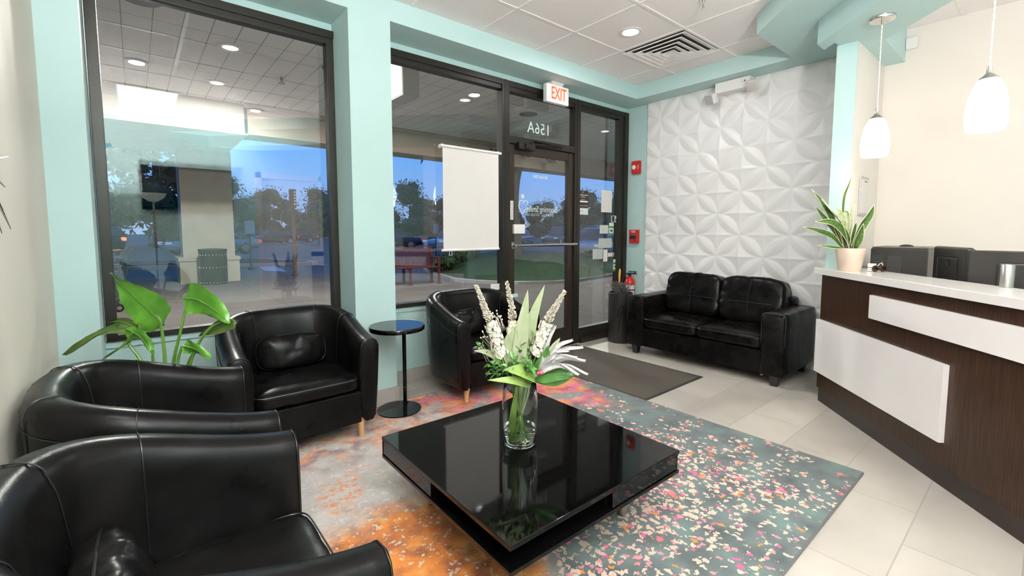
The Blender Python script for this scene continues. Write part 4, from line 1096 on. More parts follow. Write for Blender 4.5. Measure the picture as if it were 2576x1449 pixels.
for k in range(9):
    a = random.uniform(-.05, .05); d_ = random.uniform(-.045, .045); sb.tube([bq(-a * .8, .018, -d_ * .8), bq(a * .2, .15, d_ * .2), bq(a, .29, d_)], random.uniform(.0026, .0042), 8)
sb.leaf([bq(-.035, .02, -.03), bq(-.030, .14, -.05), bq(-.012, .285, -.045)], .016, RV, .2, 10, 'strap')
sb.build('loose_stems', M['stem'], ARR)

# ------------------------------------------------------------------ large leafy plant in the corner
bP = Vector((.056, 2.620, 0))
t = thing('large_leaf_plant', 'tall plant with big glossy green leaves in the corner by the left window', 'potted plant', tuple(bP))
MB().lathe([(0, 0), (.095, 0), (.10, .006), (.135, .255), (.13, .26), (.12, .255), (.115, .22), (0, .22)], n=40).build('pot', M['white'], t, world=False)
MB().lathe([(0, .215), (.118, .215), (.118, .228), (0, .232)], n=32).build('soil', paint('plant_soil', (.03, .018, .011), .95, .4, 60, .4), t, world=False)
M['bigleaf'] = leafmat('big_leaf', (.030, .130, .008), (.105, .300, .022), 7, .28)
M['bigleaf2'] = leafmat('dull_leaf', (.05, .10, .015), (.14, .20, .05), 9, .4)
M['bstem'] = leafmat('plant_stem', (.06, .15, .015), (.12, .26, .04), 14, .4)
def bp(a, z, d=0.0): return pl((0, 0, 0), a * .936, 1.24 - (1.24 - z) * .936 if z > .3 else z, d)
BL = [('bigleaf', .088, [(.029, .780), (-.037, .851), (-.137, .944), (-.229, 1.037)], .02, RV * .75 + Vector((0, 0, .8)), .10),
      ('bigleaf', .072, [(.142, .915), (.215, .905), (.300, .851), (.361, .790)], .0, RV * .5 + Vector((0, 0, .9)) , .10),
      ('bigleaf2', .036, [(.360, .800), (.266, .757), (.161, .709)], .06, Vector((0, 0, 1)) - RV * .3, .15),
      ('bigleaf', .034, [(.144, .685), (.212, .673), (.296, .631)], -.05, Vector((0, 0, 1)), .2),
      ('bigleaf2', .030, [(-.097, .747), (-.183, .764), (-.283, .741), (-.395, .681), (-.500, .622)], .03, Vector((0, 0, 1)) + FV * .5, .30),
      ('bigleaf2', .024, [(-.096, .753), (-.182, .792), (-.266, .790)], .03, Vector((0, 0, 1)), .3),
      ('bigleaf', .036, [(-.144, .764), (-.079, .721), (-.023, .641)], .0, Vector((0, 0, 1)) + RV * .8, .3),
      ('bigleaf2', .008, [(-.112, .717), (-.170, .667), (-.238, .621)], -.04, Vector((0, 0, 1)), .5)]
def blade(b, pts, hw, side, fold):
    # heart-shaped blade: widest a third of the way from the stalk, drawn to a point
    n = 22; P_ = spline(pts, n)
    for i, p in enumerate(P_):
        u = i / n; w = hw * (min(1, (u / .10) ** .5) if u < .10 else 1) * max(.01, (1 - max(0, (u - .22) / .78) ** 1.55)) * (1 if u < 1 else .02)
        d = (P_[min(i + 1, n)] - P_[max(i - 1, 0)]).normalized(); sd = (side - d * side.dot(d)).normalized(); up = sd.cross(d)
        for q in (-1, -.75, -.4, 0, .4, .75, 1):
            b.v.append(tuple(p + sd * w * q + up * (abs(q) * w * fold + .006 * math.sin(u * 40) * abs(q) ** 2 * (w / .08) + .012 * math.sin(u * 7 + q * 2) * abs(q))))
    for i in range(n):
        for k in range(6): b.f.append((i * 7 + k, i * 7 + k + 1, (i + 1) * 7 + k + 1, (i + 1) * 7 + k))
    return P_
for m_, hw, pts, dp, sd, fo in BL:
    b = MB(); P_ = blade(b, [bp(a, z, dp * (.5 + .5 * k / (len(pts) - 1))) for k, (a, z) in enumerate(pts)], hw, sd, fo)
    l = b.build('leaf', M[m_], t, world=False, ang=75)
    MB().tube([p - FV * .003 for p in P_[:-1]], [.0042 - .0034 * k / len(P_) for k in range(len(P_) - 1)], 6).build('midrib', M['bstem'], l, world=False)
for pts, dp in [([(.025, .225), (.029, .557), (.024, .697), (.011, .806), (-.02, .83)], .012), ([(.031, .225), (.068, .557), (.119, .757), (.163, .922)], .0), ([(.03, .225), (.10, .50), (.22, .74), (.34, .80)], .05), ([(.037, .225), (.102, .567), (.144, .685)], -.03), ([(.041, .225), (.157, .567), (.205, .664)], -.02), ([(.017, .225), (-.024, .557), (-.026, .657)], .0), ([(.011, .225), (-.064, .557), (-.129, .693), (-.10, .75)], -.02)]:
    MB().tube(spline([bp(a, z, dp * k / (len(pts) - 1)) for k, (a, z) in enumerate(pts)], 16), [.009 - .0045 * k / 16 for k in range(17)], 9).build('stalk', M['bstem'], t, world=False)

# ------------------------------------------------------------------ shade, stickers and lettering on the glass
t = thing('window_shade', 'white rolled down window shade hanging in the pane left of the door', 'window shade', (2.305, D - .055, 1.95))
sh = MB().grid(lambda p, q: Vector((-.297 + .594 * p, .0025 * math.sin(p * 9 + q * 2) * q, -.87 * q)), 24, 16)
sh.v += []; sh.build('fabric', M['paper'], t, world=False)
MB().tube([(-.318, 0, .004), (.325, 0, .004)], .0125, 12).build('top_rod', M['white'], t, world=False)
MB().tube([(-.315, 0, -.872), (.30, 0, -.872)], .011, 12).build('bottom_rod', M['white'], t, world=False)
MB().tube([(-.24, -.004, -.884), (-.245, -.004, -.915), (-.215, -.004, -.915), (-.22, -.004, -.886)], .0025, 6).build('pull_ring', M['white'], t, world=False)
MB().box(-.305, .0, -.01, -.285, .055, .02).box(.285, .0, -.01, .305, .055, .02).build('bracket', M['white'], t, world=False)
M['decal'] = plain('frosted_vinyl', (.90, .93, .93), .6)
M['decalw'] = plain('white_vinyl', (.92, .93, .94), .6)
GY = D + .0115
def outside(x, z): return frame_m((x, GY, z), (-1, 0, 0), (0, 0, 1))
def inside(x, z, y=None): return frame_m((x, D + .0035 if y is None else y, z), (1, 0, 0), (0, 0, 1))
text('house_number', '156A', .155, M['decal'], None, outside(3.175, 2.262), .0003, sx=.92, space=1.05)
tag(bpy.data.objects['house_number'], 'white suite number 156A on the transom glass, seen mirrored from inside', 'glass lettering')
t = thing('shop_logo', 'white shop name and heart tooth logo on the door glass, seen mirrored', 'glass lettering', (3.20, GY, 1.45))
text('name_lettering', 'Blooming Smiles', .088, M['decal'], t, outside(3.225, 1.462), .0003, sx=.80, space=.96)
text('subtitle_lettering', 'DENTAL STUDIO', .034, M['decal'], t, outside(3.20, 1.404), .0003, space=1.55)
hb = MB()
hb.tube([(2.945, GY, 1.41), (2.905, GY, 1.49), (2.915, GY, 1.535), (2.945, GY, 1.545), (2.965, GY, 1.525), (2.985, GY, 1.548), (3.02, GY, 1.535), (3.025, GY, 1.505)], .0045, 6)
hb.tube([(2.945, GY, 1.41), (2.965, GY, 1.42), (2.985, GY, 1.455), (3.0, GY, 1.46)], .004, 6)
hb.lathe([(0, 0), (.022, 0), (.022, .001), (0, .001)], n=18, M=frame_m((2.955, GY, 1.585), (1, 0, 0), (0, 0, 1)))
hb.build('emblem', M['decal'], t)
text('no_soliciting_sign', 'NO SOLICITING', .042, M['decalw'], None, outside(3.195, 1.787), .0004, sx=.68, bold=.001)
tag(bpy.data.objects['no_soliciting_sign'], 'small white NO SOLICITING lettering high on the door glass, seen mirrored', 'glass lettering')
def sticker(name, label, x0, x1, z0, z1, m, cat='sticker', out=False):
    y = (D + .0112) if out else (D + .0022)
    return tag(MB().box(x0, y, z0, x1, y + .0012, z1).build(name, m, None, smooth=False), label, cat)
brown = plain('dark_brown_print', (.030, .014, .010), .5)
green = plain('green_print', (.03, .33, .03), .5)
mint = plain('mint_print', (.55, .72, .68), .5)
o = sticker('pickup_poster', 'dark brown parcel pickup poster on the narrow pane right of the door', 3.746, 3.925, 1.505, 1.690, brown, 'poster')
for s_, sz, z in (('UPS Pickup Point', .024, 1.642), ('at a local store', .013, 1.620), ('Open today', .012, 1.592)):
    text('lettering', s_, sz, M['decalw'], o, inside(3.836, z, D + .0018), .0003, world=False)
MB().box(3.755, D + .0012, 1.562, 3.915, D + .0022, 1.578).box(3.755, D + .0012, 1.522, 3.915, D + .0022, 1.525).build('text_bar', M['decalw'], o, smooth=False)
MB().lathe([(0, 0), (.010, 0), (.008, .001), (0, .001)], n=8, M=frame_m((3.836, D + .0022, 1.672), (1, 0, 0), (0, 0, 1))).build('crest', plain('gold_print', (.45, .30, .10), .5), o, smooth=False)
o = sticker('mint_notice', 'small mint edged notice under the dark brown poster', 3.746, 3.925, 1.425, 1.497, mint, 'notice')
MB().box(3.762, D + .0012, 1.432, 3.880, D + .0022, 1.490).build('paper', M['paper'], o, smooth=False)
text('lettering', 'NOTICE', .014, plain('ink', (.2, .2, .2), .6), o, inside(3.82, 1.466, D + .0008), .0003, world=False)
sticker('blank_sheet', 'large blank white sheet high on the narrow pane right of the door', 4.155, 4.350, 1.462, 1.716, M['paper'], 'paper')
o = sticker('membership_sticker', 'white and dark blue sticker on the frame edge below the large blank sheet', 4.345, 4.450, 1.348, 1.425, M['paper'])
MB().box(4.355, D + .0010, 1.354, 4.405, D + .0022, 1.420).build('dark_print', plain('navy_print', (.02, .04, .07), .5), o, smooth=False)
MB().box(4.418, D + .0010, 1.360, 4.438, D + .0022, 1.388).build('blue_print', plain('blue_print', (.03, .12, .35), .5), o, smooth=False)
def gsticker(label, x0, x1, z0, z1):
    o = sticker('award_sticker', label, x0, x1, z0, z1, M['paper']); h = z1 - z0
    MB().box(x0, D + .0010, z0, x1, D + .0022, z0 + h * .17).box(x0, D + .0010, z0 + h * .58, x1, D + .0022, z0 + h * .74).build('green_band', green, o, smooth=False)
    MB().box(x0 + .02, D + .0010, z0 + h * .30, x1 - .02, D + .0022, z0 + h * .46).build('dark_print', plain('dark_print', (.06, .07, .08), .5), o, smooth=False)
gsticker('green banded white sticker beside the small pale square note', 4.308, 4.392, 1.192, 1.340)
gsticker('green banded white sticker lowest on the narrow pane, by the frame', 4.398, 4.470, .760, .905)
backp = paint('paper_back', (.48, .52, .50), .8, .03, 5, 0)
sticker('square_note', 'small pale square note beside the upper green banded sticker', 4.136, 4.288, 1.214, 1.312, paint('pale_note', (.60, .66, .58), .8, .02, 5, 0), 'paper')
sticker('grey_note', 'translucent grey sheet, left of a joined pair in the middle of the narrow pane', 4.118, 4.266, 1.045, 1.158, backp, 'paper')
sticker('grey_note', 'translucent grey sheet, right of a joined pair in the middle of the narrow pane', 4.268, 4.360, 1.045, 1.158, backp, 'paper')
sticker('grey_note', 'translucent grey sheet, left of the lower pair on the narrow pane', 4.016, 4.105, .918, 1.036, backp, 'paper')
sticker('grey_note', 'translucent grey sheet, right of the lower pair on the narrow pane', 4.107, 4.196, .918, 1.036, backp, 'paper')
sticker('narrow_card', 'narrow upright white card beside the lower grey sheets', 4.208, 4.282, .885, 1.026, M['paper'], 'paper')
o = sticker('wide_card', 'wide white sticker with a round dark emblem right of the upright card', 4.290, 4.410, .940, .985, M['paper'])
MB().lathe([(.010, 0), (.018, 0), (.018, .001), (.010, .001)], n=18, M=frame_m((4.39, D + .0022, .962), (1, 0, 0), (0, 0, 1)), close=True).build('emblem', plain('emblem_ink', (.05, .05, .06), .5), o, smooth=False)
sticker('white_label', 'small white label low in the pane under the window shade', 2.552, 2.655, .684, .742, M['paper'])
tag(MB().box(2.770, D - .0245, 1.352, 2.806, D - .0225, 1.532).build('door_strip', M['paper'], None, smooth=False), 'narrow white upright strip with black letters on the door stile', 'sticker')
text('lettering', 'NO SMOKING', .024, plain('strip_ink', (.03, .03, .03), .6), bpy.data.objects['door_strip'], frame_m((2.788, D - .0248, 1.442), (0, 0, -1), (1, 0, 0)), .0003)
t = thing('door_sensor', 'white plastic box on the door stile above the push bar', 'sensor', (2.865, D - .022, 1.262))
MB().box(-.07, -.030, -.045, .07, .0, .045, b=.005).build('housing', M['white'], t, world=False)
MB().box(.052, -.031, -.035, .056, -.030, -.025).box(.052, -.031, -.012, .056, -.030, -.002).box(.052, -.031, .012, .056, -.030, .022).build('vent_slot', plain('slot_grey', (.3, .3, .3), .5), t, world=False)
t = MB().box(-.024, -.001, -.010, .024, .001, .010, M=Matrix.Translation((-.098, D + .002, 1.712)) @ Matrix.Rotation(RAD(-9), 4, 'Y')).build('tape_strip', plain('blue_tape', (.16, .42, .50), .6), None, smooth=False)
tag(t, 'short strip of pale blue tape on the left window frame', 'tape')
tag(MB().box(2.735, D - .054, .60, 2.84, D - .0235, .632, b=.002).build('door_stop_label', mint, None, smooth=False), 'small mint green block on the door stile behind the flowers', 'sticker')

# ------------------------------------------------------------------ outside: pavement, canopy, parking lot
GZ = -.05
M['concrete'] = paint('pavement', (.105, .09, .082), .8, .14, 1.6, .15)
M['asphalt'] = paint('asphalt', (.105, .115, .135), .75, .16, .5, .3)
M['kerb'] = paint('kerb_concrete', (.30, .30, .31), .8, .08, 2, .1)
M['stucco'] = paint('beige_stucco', (.42, .395, .34), .8, .06, 4, .2)
M['fascia'] = paint('tan_fascia', (.33, .235, .175), .75, .05, 3, .1)
M['plank'] = None
def planks():
    g = G('canopy_planks'); sp = g.n('ShaderNodeSeparateXYZ', Vector=g.co())
    fx = g.math('ABSOLUTE', g.math('SUBTRACT', g.math('FRACT', g.math('MULTIPLY', sp.outputs[0], 1 / .30)), .5))
    fy = g.math('ABSOLUTE', g.math('SUBTRACT', g.math('FRACT', g.math('MULTIPLY', sp.outputs[1], 1 / 1.83)), .5))
    ln = g.math('MAXIMUM', g.math('GREATER_THAN', fx, .482), g.math('GREATER_THAN', fy, .4965))
    c = g.mix(ln, g.ramp(g.noise(1.2, 4), [(.3, (.80, .79, .79)), (.7, (.86, .85, .85))]), (.20, .20, .205))
    g.P(Base_Color=c, Roughness=.6); return g.m
M['plank'] = planks()
g_ = struct('ground_parking', MB().box(-160, 3.48, -.25, 240, 260, -.062), M['asphalt'], smooth=False)
pv = MB().prism([(-30, 3.47), (40, 3.47), (40, 7.2), (12.5, 7.4), (8.6, 7.45), (6.9, 8.3), (6.2, 9.4), (6.0, 11.6), (4.6, 12.9), (3.2, 14.9), (1.9, 15.4), (-30, 15.4)], -.20, GZ)
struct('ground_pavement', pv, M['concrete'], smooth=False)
jb = MB()
for y in (5.2, 7.0, 8.8, 10.6, 12.4): jb.box(-20, y - .008, GZ - .001, 6.0, y + .008, GZ + .0012)
for x in (-3.4, -1.6, .2, 2.0, 3.8, 5.6): jb.box(x - .008, 3.5, GZ - .001, x + .008, 12.0 if x > 4 else 14, GZ + .0012)
struct('trim_7', jb, plain('joint_grey', (.08, .07, .065), .9), smooth=False)
struct('ground_outer_wall', MB().box(-20, 3.44, -.2, XL - .05, 3.56, 4.2).box(W + .05, 3.44, -.2, 30, 3.56, 4.2).box(XL - .05, 3.475, 2.72, W + .05, 3.56, 4.2), M['stucco'], smooth=False)
struct('canopy_ceiling', MB().box(-20, 3.47, 3.86, 40, 10.95, 3.95), M['plank'], smooth=False)
fb = MB().box(1.86, 10.90, 3.26, 40, 11.6, 4.9).box(1.86, 10.80, 3.78, 40, 10.9, 3.86)
struct('canopy_fascia', fb, M['fascia'], smooth=False)
pb_ = MB().box(-20, 10.90, 3.24, 1.92, 14.5, 5.0)
struct('canopy_portal', pb_, M['stucco'], smooth=False)
# column with its pedestal
cl = MB().box(.890, 13.66, .55, 1.985, 14.55, 3.25)
col = struct('canopy_column', cl, M['stucco'], smooth=False)
MB().box(.80, 13.55, GZ, 2.065, 14.66, .50, b=.01).box(.77, 13.52, .50, 2.09, 14.69, .60, b=.02).build('pedestal', M['stucco'], col)
# lights and dark speaker covers under the canopy
def canlight(x, y, label, first=[None]):
    if first[0] is None:
        t = thing('canopy_downlight', label, 'outdoor light', (x, y, 3.86), 0, 'canopy downlights outside')
        MB().lathe([(.10, 0), (.17, 0), (.175, -.006), (.165, -.014), (.105, -.010)], n=32, close=True).build('trim_ring', M['white'], t, world=False)
        MB().lathe([(0, -.003), (.105, -.003), (.105, -.008), (0, -.008)], n=28).build('lens', glow('canopy_lens', (1, .95, .82), .75), t, world=False)
        lamp('bulb', t, (x, y, 3.835), .2, CANOPY_W, (1, .95, .88)); first[0] = t; return t
    return put(copy_tree(first[0]), label, (x, y, 3.86))
canlight(1.18, 7.70, 'round canopy downlight outside the left window, nearer one')
canlight(1.25, 9.65, 'round canopy downlight outside the left window, farther one')
canlight(5.20, 7.70, 'round canopy downlight outside, above the window shade')
canlight(9.6, 7.70, 'round canopy downlight outside to the right of the narrow pane')
def spk(x, y, r, label, first=[None]):
    if first[0] is None:
        o = MB().lathe([(0, -.001), (.20, -.001), (.205, -.006), (.195, -.014), (0, -.016)], n=36).build('ceiling_speaker', plain('speaker_grille', (.17, .17, .18), .7), None)
        tag(o, label, 'speaker', 'round covers under the canopy'); first[0] = o
    else:
        o = first[0].copy(); COL.objects.link(o); o['label'] = label
    o.location = (x, y, 3.86); return o
spk(.18, 6.75, .2, 'round dark cover on the canopy ceiling, upper left of the left window')
spk(2.62, 7.6, .2, 'round dark cover on the canopy ceiling, right part of the left window')
spk(6.9, 7.7, .2, 'round dark cover on the canopy ceiling behind the suite number')
# blade sign box hanging under the canopy
t = thing('blade_sign', 'grey hanging sign box with a bright white face under the canopy', 'sign', (2.56, 4.9, 2.93))
MB().box(-.105, 0, -.12, .105, 1.5, .62, b=.006).build('box', plain('sign_metal', (.42, .42, .41), .45), t, world=False)
MB().box(-.109, .02, -.10, -.105, 1.48, .60).build('sign_face', glow('sign_face', (.85, .84, .82), .3), t, world=False)
MB().tube([(0, .2, .62), (0, .2, .93)], .02, 8).tube([(0, 1.2, .62), (0, 1.2, .93)], .02, 8).build('hanger', M['steel'], t, world=False)
# a small fire sprinkler under the canopy
t = thing('canopy_sprinkler', 'small sprinkler head under the canopy ceiling outside', 'sprinkler', (2.05, 8.6, 3.86))
MB().tube([(0, 0, 0), (0, 0, -.10)], .018, 8).lathe([(0, -.10), (.06, -.10), (.06, -.11), (0, -.11)], n=16).build('sprinkler_head', M['blackmetal'], t, world=False)

# trash can
t = thing('trash_can', 'round dark perforated trash can in front of the beige column', 'trash can', (1.445, 13.19, GZ))
MB().lathe([(0, 0), (.29, 0), (.295, .01), (.295, .80), (.305, .82), (.30, .86), (.22, .87), (.20, .84), (0, .84)], n=40).build('barrel', M['black'], t, world=False)
dt = MB()
for z in (.05, .42, .72):
    for k in range(26):
        a = 2 * math.pi * k / 26; dt.ball((.296 * math.cos(a), .296 * math.sin(a), z), .009, nu=6, nv=4)
dt.build('rivets', M['steel'], t, world=False)
# wooden post with white letters
t = thing('sign_post', 'slim brown post with small white upright letters outside the left window', 'sign post', (3.555, 14.17, GZ))
MB().box(-.055, -.055, 0, .055, .055, .30, b=.005).box(-.042, -.042, .28, .042, .042, 2.0, b=.004).box(-.085, -.06, 1.98, .085, .06, 2.50, b=.006).build('post', paint('post_wood', (.085, .038, .016), .6, .15, 8, .1), t, world=False)
b = MB()
for k in range(5):
    z = 2.42 - .085 * k; b.box(.018, -.0625, z - .026, .068, -.060, z - .010).box(.018, -.0625, z + .004, .060, -.060, z + .018).box(.018 + .03 * (k % 2), -.0625, z - .020, .032 + .03 * (k % 2), -.060, z + .010)
b.build('lettering', M['decalw'], t, world=False)
# thin lot sign posts
def thin_post(x, y, h, label, first=[None]):
    if first[0] is None:
        t = thing('parking_sign', label, 'sign post', (x, y, GZ), 0, 'parking signs in the lot')
        MB().tube([(0, 0, 0), (0, 0, h)], .028, 8).lathe([(0, 0), (.10, 0), (.08, .06), (0, .06)], n=12).build('post', M['blackmetal'], t, world=False)
        MB().box(-.15, -.035, h - .45, .15, -.029, h, b=.004).build('sign_plate', plain('sign_blue', (.20, .30, .45), .5), t, world=False); first[0] = t; return t
    return put(copy_tree(first[0]), label, (x, y, GZ))
thin_post(3.02, 17.6, 1.65, 'thin dark sign post just right of the beige column outside')
thin_post(11.2, 19.2, 1.65, 'thin parking sign post behind the red bench outside')

# median with bed, island with grass, ramp
md = MB().prism([(-9, 20.6), (1.0, 19.6), (5.2, 18.3), (5.6, 18.9), (4.2, 22.4), (-9, 25.5)], -.10, .06)
struct('ground_median', md, M['kerb'], smooth=False)
tag(MB().prism([(-9, 20.9), (1.0, 19.9), (4.9, 18.6), (5.2, 18.9), (3.9, 22.1), (-9, 25.1)], .05, .075).build('mulch_bed', paint('mulch', (.030, .020, .024), .95, .3, 8, .5), None, smooth=False), 'dark mulch bed on the parking lot median', 'ground', None, 'stuff')
tag(MB().prism([(3.24, 16.72), (3.72, 15.93), (4.04, 19.04), (3.53, 19.21)], -.061, -.056).build('ramp_marking', plain('pale_marking', (.42, .52, .62), .6), None, smooth=False), 'pale painted ramp patch on the asphalt outside the left window', 'road marking')
isl = [(6.3, 10.0), (6.45, 9.2), (7.06, 8.25), (8.35, 7.68), (11.0, 8.2), (15.5, 10.4), (16.4, 13.9), (15.6, 16.8), (12.6, 17.4), (9.6, 16.0), (7.2, 13.2)]
struct('ground_island', MB().prism([(x, y) for x, y in isl], -.10, .02), M['kerb'], smooth=False)
ic = (10.8, 12.3)
def mound():
    b = MB(); n = len(isl); P_ = spline([(x, y, 0) for x, y in isl + isl[:1]], 66); m = len(P_); R_ = 12
    for j in range(R_ + 1):
        u = j / R_
        for p in P_:
            x = ic[0] + (p.x - ic[0]) * .965 * (1 - u); y = ic[1] + (p.y - ic[1]) * .965 * (1 - u)
            z = .022 + .42 * (math.sin(min(1, u * 1.5) * math.pi / 2)) ** 1.2 + .04 * noise.noise(Vector((x * .7, y * .7, 0))) * u
            b.v.append((x, y, z))
    for j in range(R_):
        for i in range(m - 1): b.f.append((j * m + i, j * m + i + 1, (j + 1) * m + i + 1, (j + 1) * m + i))
    return b
def grass_mat():
    g = G('lawn'); a = g.noise(3, 5); c = g.noise(90, 2)
    g.P(Base_Color=g.mix(.4, g.ramp(a, [(.3, (.008, .024, .008)), (.7, (.020, .055, .014))]), g.ramp(c, [(.3, (.006, .022, .006)), (.7, (.030, .070, .018))])), Roughness=.9); g.bump(c, .6, .03); return g.m
gm = mound(); tag(gm.build('lawn_mound', grass_mat(), None), 'grassy mound on the island outside the entrance door', 'lawn', None, 'stuff')

# red slatted bench
t = thing('park_bench', 'dark red metal slatted bench on the pavement outside', 'bench', (5.02, 10.0, GZ), RAD(-6))
M['bench'] = plain('bench_red', (.085, .014, .014), .45)
b = MB()
for k in range(44): x = -.70 + 1.40 * k / 43; b.box(x - .008, .222, .46, x + .008, .234, .86)
b.build('back_slats', M['bench'], t, world=False)
MB().box(-.75, .20, .84, .75, .25, .90, b=.008).box(-.75, .205, .43, .75, .245, .47, b=.006).build('back_rail', M['bench'], t, world=False)
b = MB()
for k in range(9): y = -.22 + .42 * k / 8; b.box(-.74, y - .018, .405, .74, y + .018, .425, b=.003)
b.build('seat_slats', M['bench'], t, world=False)
for x in (-.74, 0, .74):
    MB().box(x - .03, .195, 0, x + .03, .25, .90 if x else .44, b=.006).box(x - .03, -.25, 0, x + .03, -.20, .405, b=.006).box(x - .03, -.25, .375, x + .03, .25, .405, b=.006).box(x - .045, -.30, 0, x + .045, -.18, .02).box(x - .045, .17, 0, x + .045, .28, .02).build('leg', M['bench'], t, world=False)
for x in (-.74, .74):
    MB().box(x - .03, -.25, .63, x + .03, .22, .66, b=.006).box(x - .03, -.25, .40, x + .03, -.21, .64, b=.004).build('armrest', M['bench'], t, world=False)

# shopping cart by the left edge of the window
t = thing('shopping_cart', 'wire shopping cart at the left edge of the left window outside', 'shopping cart', (-.50, 9.75, GZ), RAD(8))
wr = plain('cart_wire', (.10, .10, .11), .4, .6)
b = MB(); 
def cq(p, q, z):  # basket plan, narrowing to the nose
    k = .8 + .2 * z; return Vector((-.40 * k + (.74 * k) * p, (-.26 + .52 * q) * (1 - .22 * (1 - p)) * k, .50 + .42 * z + .06 * p * z))
for z in (0, .25, .5, .75, 1):
    b.tube([cq(0, 0, z), cq(1, 0, z), cq(1, 1, z), cq(0, 1, z), cq(0, 0, z)], .005 if z < 1 else .009, 5)
for k in range(13):
    p = k / 12; b.tube([cq(p, 0, 0), cq(p, 0, 1)], .0035, 4).tube([cq(p, 1, 0), cq(p, 1, 1)], .0035, 4).tube([cq(p, 0, 0), cq(p, 1, 0)], .0035, 4)
for k in range(8):
    q = k / 7; b.tube([cq(0, q, 0), cq(0, q, 1)], .0035, 4).tube([cq(1, q, 0), cq(1, q, 1)], .0035, 4)
b.build('basket', wr, t, world=False)
b = MB()
for y in (-.25, .25):
    b.tube([(.46, y, 1.04), (.40, y, .98), (.33, y, .62), (.26, y, .20), (.18, y, .16), (-.42, y * .8, .14)], .014, 8)
b.build('frame', wr, t, world=False)
MB().tube([(.46, -.28, 1.04), (.46, .28, 1.04)], .018, 10).tube([cq(0, -.01, 1.02), cq(1, -.01, 1.02)], .010, 6).build('handle', M['bench'], t, world=False)
MB().box(-.42, -.2, .17, .26, .2, .19).build('lower_rack', wr, t, world=False)
for x, y in ((.22, -.25), (.22, .25), (-.38, -.2), (-.38, .2)):
    w_ = MB().lathe([(0, -.016), (.045, -.016), (.064, -.013), (.064, .013), (.045, .016), (0, .016)], n=20, M=frame_m((x, y, .064), (1, 0, 0), (0, 0, 1))).build('wheel', M['rubber'], t, world=False)
    MB().lathe([(0, -.02), (.032, -.02), (.032, .02), (0, .02)], n=14, M=frame_m((x, y, .064), (1, 0, 0), (0, 0, 1))).build('hub', M['steel'], w_, world=False)

